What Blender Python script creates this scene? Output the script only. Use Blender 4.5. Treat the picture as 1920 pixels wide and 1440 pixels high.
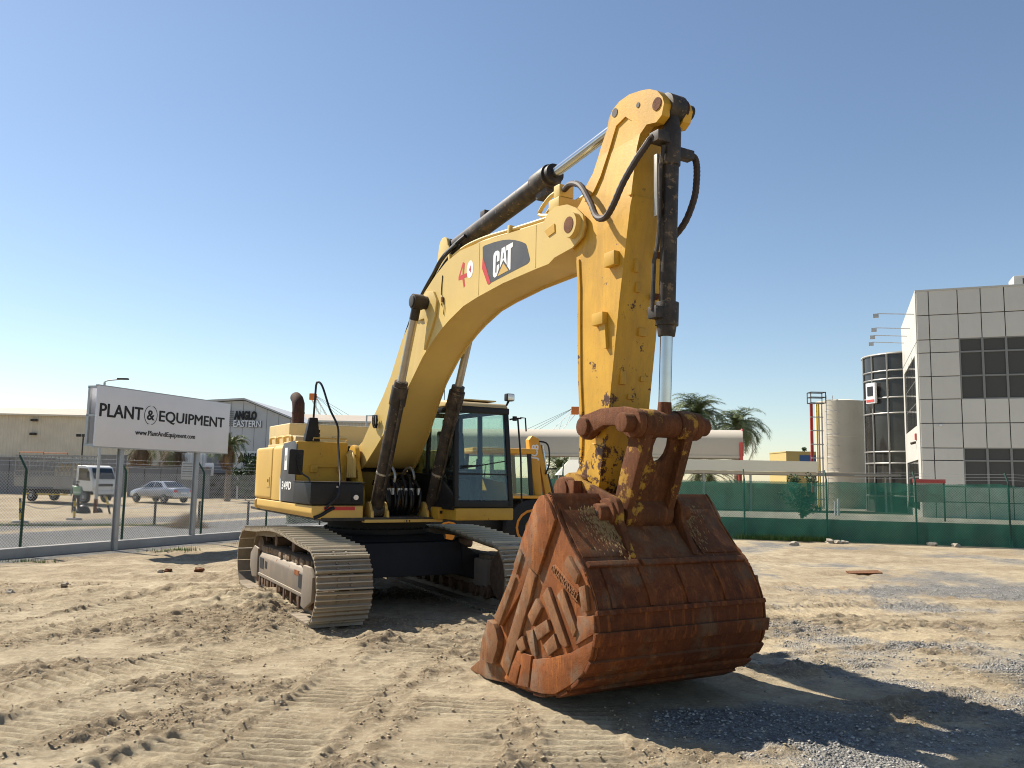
import bpy, bmesh, math, random
import numpy as np
from mathutils import Vector, Matrix, Quaternion

R_ = math.radians
for o in list(bpy.data.objects): bpy.data.objects.remove(o)
SC = bpy.context.scene
COL = SC.collection
# ------------------------------------------------------------------ camera
FPX, CAMH = 1550.0, 2.0
PITCH, ROLL = math.atan(175/1550.0), R_(1.07)
_f = Vector((0, math.cos(PITCH), math.sin(PITCH))); _r = Vector((1, 0, 0)); _u = _r.cross(_f)
CR = _r*math.cos(ROLL)+_u*math.sin(ROLL); CU = _u*math.cos(ROLL)-_r*math.sin(ROLL)
cam = bpy.data.cameras.new('camera'); camo = bpy.data.objects.new('camera', cam); COL.objects.link(camo)
cam.sensor_width = 36; cam.lens = FPX/1920*36; cam.clip_start = .05; cam.clip_end = 6000
M = Matrix((CR, CU, -_f)).transposed().to_4x4(); M.translation = (0, 0, CAMH); camo.matrix_world = M
SC.camera = camo
# ------------------------------------------------------------------ light
SUN_AZ, SUN_EL = math.atan2(-.86, .51), R_(46)      # azimuth from +Y towards +X
TO_SUN = Vector((math.sin(SUN_AZ)*math.cos(SUN_EL), math.cos(SUN_AZ)*math.cos(SUN_EL), math.sin(SUN_EL)))
W = bpy.data.worlds.new('World'); SC.world = W; W.use_nodes = True
nt = W.node_tree; bg = nt.nodes['Background']; sky = nt.nodes.new('ShaderNodeTexSky')
sky.sky_type = 'NISHITA'; sky.sun_disc = False; sky.sun_elevation = SUN_EL; sky.sun_rotation = SUN_AZ
sky.air_density = 1.0; sky.dust_density = .25; sky.ozone_density = 1.2; sky.altitude = 0
nt.links.new(sky.outputs[0], bg.inputs[0]); bg.inputs[1].default_value = .076
sl = bpy.data.lights.new('sun', 'SUN'); sl.energy = 4.9; sl.angle = R_(.5); sl.color = (1, .93, .82)
slo = bpy.data.objects.new('sun', sl); COL.objects.link(slo); slo.rotation_euler = TO_SUN.to_track_quat('Z', 'Y').to_euler()
SC.view_settings.view_transform = 'Standard'; SC.view_settings.look = 'None'
SC.view_settings.exposure = .85; SC.view_settings.gamma = 1; SC.view_settings.use_curve_mapping = False
SC.render.engine = 'CYCLES'
SC.cycles.filter_width = 1.05; SC.cycles.max_bounces = 8; SC.cycles.transparent_max_bounces = 24; SC.cycles.caustics_reflective = False; SC.cycles.caustics_refractive = False

# ------------------------------------------------------------------ helpers
def ray(px, py): return _f+CR*((px-960)/FPX)-CU*((py-720)/FPX)
def at(px, py, Y):
    d = ray(px, py); return Vector((0, 0, CAMH))+d*(Y/d.y)
def gnd(px, py, z=0.0):
    d = ray(px, py); return Vector((0, 0, CAMH))+d*((z-CAMH)/d.z)

def tag(o, label=None, cat=None, group=None, kind=None):
    if label: o['label'] = label
    if cat: o['category'] = cat
    if group: o['group'] = group
    if kind: o['kind'] = kind
    elif cat: o['kind'] = 'thing'
    return o
def empty(name, loc=(0, 0, 0), rz=0.0, label=None, cat=None, group=None):
    o = bpy.data.objects.new(name, None); COL.objects.link(o); o.location = loc; o.rotation_euler = (0, 0, rz)
    o.empty_display_size = .1
    return tag(o, label, cat, group)
def put(name, me, parent=None, mat=None, loc=None, rot=None, scale=None):
    o = bpy.data.objects.new(name, me); COL.objects.link(o)
    if parent: o.parent = parent
    if mat is not None and not me.materials: me.materials.append(mat)
    if loc is not None: o.location = loc
    if rot is not None: o.rotation_euler = rot
    if scale is not None: o.scale = scale
    return o
def copy_tree(o, parent=None):
    c = o.copy(); COL.objects.link(c); c.parent = parent
    for ch in list(o.children): copy_tree(ch, c)
    return c

class MB:
    def __init__(s): s.v = []; s.f = []; s.m = []
    def add(s, vs, fs, mi=0):
        b = len(s.v); s.v += [tuple(p) for p in vs]; s.f += [tuple(i+b for i in f) for f in fs]; s.m += [mi]*len(fs); return s
    def box(s, a, b, mi=0, M=None):
        x0, y0, z0 = a; x1, y1, z1 = b
        vs = [Vector(p) for p in ((x0,y0,z0),(x1,y0,z0),(x1,y1,z0),(x0,y1,z0),(x0,y0,z1),(x1,y0,z1),(x1,y1,z1),(x0,y1,z1))]
        if M is not None: vs = [M@p for p in vs]
        return s.add(vs, [(3,2,1,0),(4,5,6,7),(0,1,5,4),(1,2,6,5),(2,3,7,6),(3,0,4,7)], mi)
    def cbox(s, c, d, mi=0, M=None):
        return s.box((c[0]-d[0]/2, c[1]-d[1]/2, c[2]-d[2]/2), (c[0]+d[0]/2, c[1]+d[1]/2, c[2]+d[2]/2), mi, M)
    def hexa(s, p, mi=0):
        return s.add(p, [(3,2,1,0),(4,5,6,7),(0,1,5,4),(1,2,6,5),(2,3,7,6),(3,0,4,7)], mi)
    def prism(s, poly, y0, y1, mi=0, plane='xz', w=None, M=None):
        n = len(poly)
        if sum(poly[i][0]*poly[(i+1)%n][1]-poly[(i+1)%n][0]*poly[i][1] for i in range(n)) < 0: poly = poly[::-1]
        def P(a, b, c):
            if w: c = c*w(a)
            v = Vector({'xz': (a, c, b), 'xy': (a, b, c), 'yz': (c, a, b)}[plane])
            return M@v if M is not None else v
        lo, hi = min(y0, y1), max(y0, y1)
        vs = [P(a, b, lo) for a, b in poly]+[P(a, b, hi) for a, b in poly]
        fs = [tuple(range(n)), tuple(range(2*n-1, n-1, -1))]+[(i, n+i, n+(i+1) % n, (i+1) % n) for i in range(n)]
        if plane != 'xz': fs = [f[::-1] for f in fs]
        return s.add(vs, fs, mi)
    def cyl(s, a, b, r, r2=None, n=16, mi=0, cap=True):
        a, b = Vector(a), Vector(b); r2 = r if r2 is None else r2
        d = (b-a).normalized(); t = Vector((0, 0, 1)) if abs(d.z) < .9 else Vector((1, 0, 0))
        u = d.cross(t).normalized(); v = d.cross(u)
        A = [a+(u*math.cos(2*math.pi*i/n)+v*math.sin(2*math.pi*i/n))*r for i in range(n)]
        B = [b+(u*math.cos(2*math.pi*i/n)+v*math.sin(2*math.pi*i/n))*r2 for i in range(n)]
        fs = [(i, (i+1) % n, n+(i+1) % n, n+i) for i in range(n)]
        if cap: fs += [tuple(range(n-1, -1, -1)), tuple(range(n, 2*n))]
        return s.add(A+B, fs, mi)
    def tube(s, pts, r, n=8, mi=0, cap=True):
        pts = [Vector(p) for p in pts]; k = len(pts)
        rs = r if isinstance(r, (list, tuple)) else [r]*k
        T = [(pts[min(i+1, k-1)]-pts[max(i-1, 0)]).normalized() for i in range(k)]
        t = Vector((0, 0, 1)) if abs(T[0].z) < .9 else Vector((1, 0, 0))
        u = T[0].cross(t).normalized(); vs = []
        for i in range(k):
            u = (u-T[i]*u.dot(T[i])).normalized(); v = T[i].cross(u)
            vs += [pts[i]+(u*math.cos(2*math.pi*j/n)+v*math.sin(2*math.pi*j/n))*rs[i] for j in range(n)]
        fs = [(i*n+j, i*n+(j+1) % n, (i+1)*n+(j+1) % n, (i+1)*n+j) for i in range(k-1) for j in range(n)]
        if cap: fs += [tuple(range(n-1, -1, -1)), tuple(range((k-1)*n, k*n))]
        return s.add(vs, fs, mi)
    def lathe(s, prof, c, axis='y', n=24, mi=0):
        """prof: list of (axial, radius)"""
        c = Vector(c); vs = []
        for a, r in prof:
            for j in range(n):
                t = 2*math.pi*j/n; p, q = r*math.cos(t), r*math.sin(t)
                vs.append(c+Vector({'y': (p, a, q), 'x': (a, p, q), 'z': (p, q, a)}[axis]))
        k = len(prof)
        fs = [(i*n+j, i*n+(j+1) % n, (i+1)*n+(j+1) % n, (i+1)*n+j) for i in range(k-1) for j in range(n)]
        fs += [tuple(range(n-1, -1, -1)), tuple(range((k-1)*n, k*n))]
        return s.add(vs, fs, mi)
    def mesh(s, name, mats, bevel=0, seg=2, smooth=35, fix=True, bang=30):
        me = bpy.data.meshes.new(name); me.from_pydata(s.v, [], s.f)
        if any(s.m): me.polygons.foreach_set('material_index', s.m)
        if fix or bevel:
            bm = bmesh.new(); bm.from_mesh(me)
            if fix: bmesh.ops.recalc_face_normals(bm, faces=bm.faces)
            if bevel:
                es = [e for e in bm.edges if len(e.link_faces) == 2 and e.calc_face_angle(0) > R_(bang)]
                bmesh.ops.bevel(bm, geom=es, offset=bevel, segments=seg, profile=.6, affect='EDGES', clamp_overlap=True)
            bm.to_mesh(me); bm.free()
        for m in (mats if isinstance(mats, (list, tuple)) else [mats]): me.materials.append(m)
        if smooth:
            me.polygons.foreach_set('use_smooth', [True]*len(me.polygons)); me.set_sharp_from_angle(angle=R_(smooth))
        me.update(); return me
    def build(s, name, mats, parent=None, bevel=0, seg=2, smooth=35, fix=True, **k):
        return put(name, s.mesh(name, mats, bevel, seg, smooth, fix), parent, **k)

def bez(pts, n=10):
    """Catmull-Rom through pts"""
    P = [Vector(p) for p in pts]; P = [P[0]*2-P[1]]+P+[P[-1]*2-P[-2]]; out = []
    for i in range(1, len(P)-2):
        for k in range(n):
            t = k/n; a, b, c, d = P[i-1], P[i], P[i+1], P[i+2]
            out.append(.5*((2*b)+(c-a)*t+(2*a-5*b+4*c-d)*t*t+(3*b-a-3*c+d)*t**3))
    out.append(P[-2]); return out

def text_mesh(body, size, bold=0.0, depth=.004, align='CENTER', spacing=1.0, shear=0.0):
    cu = bpy.data.curves.new('lettering', 'FONT'); cu.body = body; cu.size = size; cu.offset = bold; cu.extrude = depth
    cu.align_x = align; cu.align_y = 'CENTER'; cu.space_character = spacing; cu.resolution_u = 3; cu.shear = shear
    o = bpy.data.objects.new('lettering', cu); COL.objects.link(o)
    dg = bpy.context.evaluated_depsgraph_get(); me = bpy.data.meshes.new_from_object(o.evaluated_get(dg))
    bpy.data.objects.remove(o); bpy.data.curves.remove(cu); me.materials.clear(); return me

# ------------------------------------------------------------------ materials
class NT:
    def __init__(s, name):
        s.m = bpy.data.materials.new(name); s.m.use_nodes = True; s.t = s.m.node_tree; s.n = s.t.nodes
        s.b = s.n['Principled BSDF']; s.out = s.n['Material Output']; s.tc = None
    def new(s, t, **k):
        n = s.n.new(t)
        for a, b in k.items(): setattr(n, a, b)
        return n
    def l(s, a, b): s.t.links.new(a, b)
    def co(s, src='Object', rnd=False):
        tc = s.new('ShaderNodeTexCoord'); o = tc.outputs[src]
        if rnd:
            oi = s.new('ShaderNodeObjectInfo'); mul = s.new('ShaderNodeVectorMath', operation='SCALE'); mul.inputs[0].default_value = (37, 19, 53)
            s.l(oi.outputs['Random'], mul.inputs['Scale']); ad = s.new('ShaderNodeVectorMath'); s.l(o, ad.inputs[0]); s.l(mul.outputs[0], ad.inputs[1]); o = ad.outputs[0]
        return o
    def noise(s, co, scale, detail=6, rough=.6, stretch=None):
        n = s.new('ShaderNodeTexNoise'); n.inputs['Scale'].default_value = scale; n.inputs['Detail'].default_value = detail; n.inputs['Roughness'].default_value = rough
        if stretch:
            mp = s.new('ShaderNodeMapping'); mp.inputs['Scale'].default_value = stretch; s.l(co, mp.inputs[0]); co = mp.outputs[0]
        s.l(co, n.inputs['Vector']); return n.outputs[0]
    def ramp(s, v, stops):
        r = s.new('ShaderNodeValToRGB'); e = r.color_ramp.elements
        while len(e) < len(stops): e.new(.5)
        for x, (p, c) in zip(e, stops):
            x.position = p; x.color = (c, c, c, 1) if isinstance(c, (int, float)) else (*c, 1)
        s.l(v, r.inputs[0]); return r.outputs[0]
    def mix(s, f, a, b, mode='MIX'):
        n = s.new('ShaderNodeMix', data_type='RGBA', blend_type=mode)
        for i, x in ((0, f), (6, a), (7, b)):
            if isinstance(x, (int, float)): n.inputs[i].default_value = x
            elif isinstance(x, (tuple, list)): n.inputs[i].default_value = (*x, 1)
            else: s.l(x, n.inputs[i])
        return n.outputs[2]
    def math(s, op, a, b=None, clamp=False):
        n = s.new('ShaderNodeMath', operation=op, use_clamp=clamp)
        for i, x in ((0, a), (1, b)):
            if x is None: continue
            if isinstance(x, (int, float)): n.inputs[i].default_value = x
            else: s.l(x, n.inputs[i])
        return n.outputs[0]
    def up(s, lo=.3, hi=.9):
        g = s.new('ShaderNodeNewGeometry'); sp = s.new('ShaderNodeSeparateXYZ'); s.l(g.outputs['Normal'], sp.inputs[0])
        mr = s.new('ShaderNodeMapRange'); mr.inputs[1].default_value = lo; mr.inputs[2].default_value = hi; s.l(sp.outputs[2], mr.inputs[0]); return mr.outputs[0]
    def bump(s, h, strength=.3, dist=.01):
        b = s.new('ShaderNodeBump'); b.inputs['Strength'].default_value = strength; b.inputs['Distance'].default_value = dist
        s.l(h, b.inputs['Height']); s.l(b.outputs[0], s.b.inputs['Normal'])
    def set(s, col=None, rough=None, metal=None, spec=None):
        for k, x in (('Base Color', col), ('Roughness', rough), ('Metallic', metal), ('Specular IOR Level', spec)):
            if x is None: continue
            if isinstance(x, (int, float)): s.b.inputs[k].default_value = x
            elif isinstance(x, (tuple, list)): s.b.inputs[k].default_value = (*x, 1)
            else: s.l(x, s.b.inputs[k])
        return s.m

def paint(name, col, rough=.5, var=.12, dirt=(.30, .22, .14), damt=.35, dscale=2.5, chip=None, camt=.62, cscale=9, dust=.35, bump=.15, streak=True, metal=0, rnd=False, spec=.4):
    """painted metal: faded tone, dirt film, chips down to rust, dust on upward faces"""
    t = NT(name); co = t.co(rnd=rnd)
    n1 = t.noise(co, dscale, 8, .65); n2 = t.noise(co, 14, 6, .7); n3 = t.noise(co, .7, 3, .5)
    c = t.mix(t.ramp(n3, [(.3, 0.0), (.7, 1.0)]), tuple(x*(1-var) for x in col), tuple(min(1, x*(1+var)) for x in col))
    st = t.noise(co, 6, 5, .6, stretch=(1, 1, .12)) if streak else n2
    f = t.math('MULTIPLY', t.ramp(n1, [(.42, 0.0), (.72, 1.0)]), t.ramp(st, [(.35, .25), (.7, 1.0)]))
    c = t.mix(t.math('MULTIPLY', f, damt), c, dirt)
    if dust: c = t.mix(t.math('MULTIPLY', t.up(), t.math('MULTIPLY', t.ramp(n2, [(.3, .4), (.6, 1.0)]), dust)), c, (.42, .35, .26))
    r = rough
    if chip:
        cn = t.noise(co, cscale, 9, .72); cf = t.ramp(cn, [(camt, 0.0), (camt+.025, 1.0)])
        c = t.mix(cf, c, chip); r = t.math('ADD', t.math('MULTIPLY', cf, .3), rough)
    if bump: t.bump(t.math('ADD', n2, t.noise(co, 60, 4, .6)), bump, .004)
    return t.set(c, r, metal, spec)

def rustmat(name, a=(.16, .055, .022), b=(.30, .11, .04), c=(.42, .17, .06), grey=None, rough=.8, sc=2.0, yellow=None, yamt=.6):
    t = NT(name); co = t.co()
    n1 = t.noise(co, sc, 9, .68); n2 = t.noise(co, sc*6, 8, .7); n3 = t.noise(co, sc*2.2, 6, .6, stretch=(1, 1, .3))
    col = t.mix(t.ramp(n1, [(.33, 0.0), (.66, 1.0)]), a, b)
    col = t.mix(t.ramp(n3, [(.55, 0.0), (.75, .8)]), col, c)
    col = t.mix(t.math('MULTIPLY', t.ramp(n2, [(.5, 0.0), (.72, 1.0)]), .5), col, tuple(x*.45 for x in a))
    if grey: col = t.mix(t.math('MULTIPLY', t.ramp(t.noise(co, sc*1.4, 6, .6), [(.52, 0.0), (.62, 1.0)]), .75), col, grey)
    if yellow: col = t.mix(t.ramp(t.noise(co, sc*1.7, 9, .7), [(yamt, 0.0), (yamt+.04, 1.0)]), col, yellow)
    st = t.noise(co, sc*9, 6, .7, stretch=(1, 1, .15)); col = t.mix(t.math('MULTIPLY', t.ramp(st, [(.52, 0.0), (.7, 1.0)]), .45), col, tuple(min(1, x*1.5) for x in c))
    pit = t.noise(co, sc*22, 5, .75); col = t.mix(t.math('MULTIPLY', t.ramp(pit, [(.56, 0.0), (.66, 1.0)]), .6), col, tuple(x*.35 for x in a))
    col = t.mix(t.math('MULTIPLY', t.up(.5, .98), .22), col, (.34, .21, .11))
    t.bump(t.math('ADD', n2, t.noise(co, 90, 4, .6)), .5, .008)
    return t.set(col, rough, 0, .25)

def stickmat(name, col):
    t = NT(name); co = t.co(); sp = t.new('ShaderNodeSeparateXYZ'); t.l(co, sp.inputs[0])
    mr = t.new('ShaderNodeMapRange'); t.l(sp.outputs[2], mr.inputs[0]); mr.inputs[1].default_value = 1.7; mr.inputs[2].default_value = 4.4; mr.inputs[3].default_value = .17; mr.inputs[4].default_value = 0
    n1 = t.noise(co, 2.2, 7, .6); c = t.mix(t.ramp(n1, [(.3, 0.0), (.7, 1.0)]), tuple(x*.86 for x in col), tuple(x*1.1 for x in col))
    d = t.math('MULTIPLY', t.ramp(t.noise(co, 5, 8, .7, stretch=(1, 1, .2)), [(.45, 0.0), (.75, 1.0)]), .5); c = t.mix(d, c, (.22, .12, .03))
    cn = t.math('ADD', t.noise(co, 5.5, 10, .74), mr.outputs[0]); cf = t.ramp(cn, [(.665, 0.0), (.685, 1.0)])
    c = t.mix(cf, c, t.mix(t.noise(co, 20, 5, .6), (.035, .014, .009), (.12, .045, .02)))
    sc_ = t.noise(co, 30, 6, .75, stretch=(1, 1, .35)); c = t.mix(t.math('MULTIPLY', t.ramp(sc_, [(.64, 0.0), (.69, 1.0)]), .7), c, (.16, .08, .025))
    t.bump(t.math('ADD', t.math('MULTIPLY', cf, -.6), t.noise(co, 50, 4, .6)), .25, .005); return t.set(c, .5, 0, .4)
def simple(name, col, rough=.6, metal=0.0, var=.0, sc=4, bump=0, bsc=40, spec=.4, rnd=False, coord='Object'):
    t = NT(name)
    c = col
    if var or bump or rnd: co = t.co(coord, rnd)
    if var: c = t.mix(t.ramp(t.noise(co, sc, 7, .65), [(.3, 0.0), (.7, 1.0)]), tuple(x*(1-var) for x in col), tuple(min(1, x*(1+var)) for x in col))
    if bump: t.bump(t.noise(co, bsc, 6, .65), bump, .01)
    return t.set(c, rough, metal, spec)

def glassmat(name, tint=(.55, .68, .62), alpha=.45, rough=.03):
    t = NT(name); t.n.remove(t.b)
    tr = t.new('ShaderNodeBsdfTransparent'); tr.inputs[0].default_value = (*tint, 1)
    gl = t.new('ShaderNodeBsdfGlossy'); gl.inputs['Roughness'].default_value = rough; gl.inputs[0].default_value = (.9, .95, 1, 1)
    df = t.new('ShaderNodeBsdfDiffuse'); df.inputs[0].default_value = (.35, .36, .33, 1)
    lwn = t.new('ShaderNodeLayerWeight'); fr = t.math('ADD', t.math('MULTIPLY', t.math('POWER', lwn.outputs['Facing'], 5.0), .9), .035)
    co = t.co(); fl = t.ramp(t.noise(co, 3, 6, .65), [(.35, .01), (.75, .14*alpha*2)])
    m0 = t.new('ShaderNodeMixShader'); t.l(fl, m0.inputs[0]); t.l(tr.outputs[0], m0.inputs[1]); t.l(df.outputs[0], m0.inputs[2])
    m1 = t.new('ShaderNodeMixShader'); t.l(fr, m1.inputs[0]); t.l(m0.outputs[0], m1.inputs[1]); t.l(gl.outputs[0], m1.inputs[2])
    t.l(m1.outputs[0], t.out.inputs[0]); return t.m

YEL = (.56, .33, .07)
MT = dict(
    yellow=paint('faded_yellow_paint', (.60, .38, .09), .48, .10, damt=.25, chip=(.10, .045, .02), camt=.73, cscale=5, dust=.15),
    boom=paint('boom_yellow_paint', (.61, .435, .135), .46, .10, damt=.22, chip=(.10, .05, .03), camt=.75, cscale=4, dust=.12),
    stick=paint('worn_yellow_paint', (.54, .31, .032), .5, .12, dirt=(.20, .11, .03), damt=.5, dscale=3.2, chip=(.065, .025, .015), camt=.635, cscale=6, dust=.1),
    hood=paint('pale_yellow_paint', (.60, .46, .22), .5, .08, damt=.2, dust=.5),
    armpaint=stickmat('chipped_stick_paint', (.60, .33, .028)),
    grey=paint('dark_grey_panel', (.05, .052, .057), .5, .1, dirt=(.25, .22, .18), damt=.3, dust=.3),
    black=paint('black_paint', (.011, .011, .012), .5, .2, dirt=(.08, .065, .05), damt=.2, dust=.2, bump=.1, spec=.3),
    dblack=paint('dusty_black_steel', (.018, .017, .016), .6, .2, dirt=(.16, .12, .085), damt=.55, dust=.5, chip=(.12, .06, .03), camt=.68, cscale=6),
    cylblack=paint('oily_cylinder_paint', (.022, .017, .014), .56, .2, dirt=(.15, .105, .065), damt=.85, dscale=7, chip=(.17, .12, .075), camt=.58, cscale=11, dust=.1),
    undercar=simple('undercarriage_black', (.010, .010, .011), .7, 0, .3, 3),
    hose=simple('black_rubber_hose', (.014, .013, .013), .45, 0, .3, 20),
    cover=simple('brown_hose_guard', (.045, .028, .020), .6, 0, .3, 20),
    chrome=simple('chromed_rod', (.46, .49, .53), .18, 1.0, .06, 6),
    dullrod=paint('dull_rod', (.42, .39, .34), .35, .1, dirt=(.20, .15, .10), damt=.6, dust=0, metal=.6),
    rust=rustmat('rusty_bucket_steel', (.070, .019, .006), (.155, .043, .010), (.27, .083, .016), grey=(.12, .07, .038), sc=1.7),
    rustside=rustmat('orange_rust_steel', (.17, .052, .015), (.26, .085, .022), (.42, .145, .025), grey=(.19, .125, .08), sc=1.5),
    rustbar=rustmat('worn_grey_rust', (.17, .068, .026), (.22, .11, .052), (.30, .13, .045), grey=(.22, .17, .12), sc=2.2),
    linkrust=rustmat('rust_with_old_yellow', (.065, .024, .010), (.13, .045, .015), (.20, .075, .022), yellow=(.38, .21, .03), yamt=.54),
    pinrust=rustmat('brown_rust_pin', (.085, .028, .010), (.155, .054, .019), (.21, .085, .032)),
    shoe=paint('dusty_track_shoe', (.20, .16, .11), .6, .15, dirt=(.34, .26, .17), damt=.8, dscale=4, dust=.35, chip=(.13, .09, .06), camt=.62, cscale=5, rnd=True, streak=False),
    frame=paint('dusty_track_frame', (.17, .14, .11), .7, .15, dirt=(.32, .23, .14), damt=.8, dust=.8, chip=(.17, .07, .03), camt=.62, cscale=3),
    roller=simple('rusty_roller', (.13, .08, .05), .7, .2, .4, 12),
    exhaust=rustmat('burnt_exhaust_rust', (.035, .022, .018), (.075, .035, .024), (.11, .045, .028), sc=4),
    tread=paint('polished_grouser_steel', (.46, .41, .32), .45, .15, dirt=(.36, .28, .19), damt=.6, dscale=6, dust=.2, metal=.35, rnd=True, streak=False),
    soil=simple('packed_soil', (.20, .14, .09), .95, 0, .3, 10, .8, 30),
    glass=glassmat('cab_glass', (.84, .91, .87), .10),
    seat=simple('seat_fabric', (.03, .032, .036), .9, 0, .3, 30),
    chromelamp=simple('lamp_glass', (.75, .75, .72), .15, .3),
    white=simple('white_print', (.78, .78, .76), .5),
    red=simple('red_print', (.50, .035, .03), .5),
    blackprint=simple('black_print', (.012, .012, .013), .5),
    rubber=simple('tyre_rubber', (.016, .016, .017), .8, 0, .3, 15, .3),
)
# ------------------------------------------------------------------ ground
def hash2(ix, iy, seed):
    h = (ix.astype(np.int64)*374761393+iy.astype(np.int64)*668265263+seed*1442695041) & 0x7fffffff
    h = ((h ^ (h >> 13))*1274126177) & 0x7fffffff
    return ((h ^ (h >> 16)) & 0xffff)/65535.0
def vnoise(x, y, seed=0):
    ix, iy = np.floor(x), np.floor(y); fx, fy = x-ix, y-iy
    fx = fx*fx*(3-2*fx); fy = fy*fy*(3-2*fy)
    a, b, c, d = hash2(ix, iy, seed), hash2(ix+1, iy, seed), hash2(ix, iy+1, seed), hash2(ix+1, iy+1, seed)
    return (a*(1-fx)+b*fx)*(1-fy)+(c*(1-fx)+d*fx)*fy-.5
def fbm(x, y, seed=0, o=4, g=.5):
    s, a = 0, 1.0
    for i in range(o):
        s = s+a*vnoise(x*2**i+i*17.3, y*2**i-i*9.1, seed+i); a *= g
    return s
def sstep(a, b, x):
    t = np.clip((x-a)/(b-a), 0, 1); return t*t*(3-2*t)
FN0 = np.array((-11.168, 18.493)); FNU = np.array((.4046, .9145)); FNN = np.array((-.9145, .4046))   # left fence line
RF0 = np.array((7.993, 29.538)); RFU = np.array((.9753, -.2209)); RFN = np.array((.2209, .9753))     # right fence line
def base_h(x, y):
    x = np.asarray(x, float); y = np.asarray(y, float)
    s = (x-FN0[0])*FNN[0]+(y-FN0[1])*FNN[1]
    left = -.35*sstep(1.0, 9, s)+.25*sstep(48, 60, y)*sstep(1, 9, s)
    r = (x-RF0[0])*RFN[0]+(y-RF0[1])*RFN[1]
    return left
LANES0 = [  # cx, cy, angle of travel (deg from +x), half length, width, amp
    (-4.9, 6.6, 68, 2.6, .75, .018), (-2.2, 6.2, 74, 2.4, .8, .016), (-.55, 5.7, 84, 2.4, .8, .016), (-3.5, 8.9, 62, 2.6, .8, .018),
    (-6.2, 9.8, 60, 3.0, .75, .016), (1.0, 5.0, 95, 1.3, .8, .014), (-1.3, 8.6, 80, 1.8, .75, .016), (-2.9, 5.1, 62, 1.4, .7, .016),
    (4.4, 10.9, 25, 2.2, .75, .014), (6.6, 13.5, 12, 3.0, .75, .012), (2.2, 4.6, 88, 1.2, .7, .012), (-5.6, 12.5, 70, 3, .75, .014), (-8.3, 12, 50, 3, .8, .014)]
LANES = [(a, b, c, d, e, f*2.0) for a, b, c, d, e, f in LANES0]+[(-1.6, 7.4, 86, 2.0, .7, .026), (-3.9, 6.0, 75, 1.6, .7, .026), (.6, 6.6, 92, 1.2, .6, .022), (-.2, 4.7, 80, .9, 1.0, .024), (-4.6, 5.2, 66, 1.2, .7, .026), (5.4, 8.6, 100, 1.5, .8, .02), (3.0, 5.2, 80, .8, .8, .02)]
BUMPS = [(-3.72, 13.0, .55, .16), (-3.35, 12.1, .4, .13), (-2.9, 11.0, .35, .07), (-1.55, 10.25, .33, .10), (-.9, 10.1, .25, .06), (-4.3, 12.6, .7, .09), (-.3, 11.6, .3, .09),
         (-4.5, 11.2, .9, .06), (2.1, 8.9, .35, .08), (2.5, 8.75, .4, .06), (-6.8, 13.6, .8, .08), (-5.4, 13.9, .7, .09)]
def rough(x, y):
    u, v = x+.28*y, y-.28*x
    r = sstep(-.02, .30, fbm(u/1.9, v/.75, 101, 5, .6)+.03)
    for cx, cy, a, L, w, amp in LANES:
        ca, sa = math.cos(R_(a)), math.sin(R_(a)); dx, dy = x-cx, y-cy; t = dx*ca+dy*sa; q = -dx*sa+dy*ca
        r = r*(1-.75*sstep(w/2+.05, w/2-.08, np.abs(q))*sstep(L, L-.6, np.abs(t)))
        r = np.maximum(r, .8*np.exp(-((np.abs(q)-w/2-.08)/.09)**2)*sstep(L, L-.5, np.abs(t)))
    return np.clip(r, 0, 1)
def near_h(x, y):
    fade = 1-sstep(22, 45, np.hypot(x, y))
    s = (x-FN0[0])*FNN[0]+(y-FN0[1])*FNN[1]
    fade = fade*(1-sstep(-1.2, -.2, s))
    r = (x-RF0[0])*RFN[0]+(y-RF0[1])*RFN[1]
    fade = fade*(1-sstep(-.8, -.1, r))
    h = .06*fbm(x/2.3, y/2.3, 3, 3)+rough(x, y)*(.060*fbm((x+.15*y)/.13, (y-.15*x)/.07, 15, 3, .65)+.030*fbm(x/.33, y/.22, 16, 3)+.012)+.012*fbm((x+.1*y)/.5, (y-.1*x)/.06, 18, 2)+.018*fbm(x/.55, y/.55, 11, 4, .55)*(.35+1.3*np.clip(fbm(x/1.9, y/1.9, 5, 2)+.35, 0, 1))
    cl = np.clip(fbm(x/.16, y/.16, 21, 3, .6), 0, 1); h = h+.085*cl*np.clip(fbm(x/1.3, y/1.3, 9, 2)+.25, 0, 1)
    for cx, cy, a, L, w, amp in LANES:
        ca, sa = math.cos(R_(a)), math.sin(R_(a)); dx, dy = x-cx, y-cy
        t = dx*ca+dy*sa; q = -dx*sa+dy*ca+.06*np.sin(t*1.7)
        m = sstep(w/2+.05, w/2-.04, np.abs(q))*sstep(L, L-.6, np.abs(t))
        rid = np.sin(2*math.pi*(t+.03*fbm(x/.3, y/.3, 31, 2))/.13); rid = np.sign(rid)*np.abs(rid)**.6
        worn = np.clip(.75+1.8*fbm(x/.7, y/.7, 41+int(cx*10), 3), 0, 1)
        h = h*(1-.45*m)+m*(amp*rid*worn-.012)
        h = h+.02*np.exp(-((np.abs(q)-w/2-.06)/.06)**2)*sstep(L, L-.6, np.abs(t))*np.clip(.5+2*fbm(x/.3, y/.3, 51, 2), 0, 1)
    for cx, cy, rr, a in BUMPS:
        h = h+a*np.exp(-((x-cx)**2+(y-cy)**2)/(rr*rr))*(1+.7*fbm(x/.14, y/.14, 61, 3))
    # level pads under the bucket and machine
    h = h*(1-.8*np.exp(-(((x-1.5)/1.7)**2+((y-7.8)/1.1)**2)**2))
    return np.clip(h, -.06, .22)*fade
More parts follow.
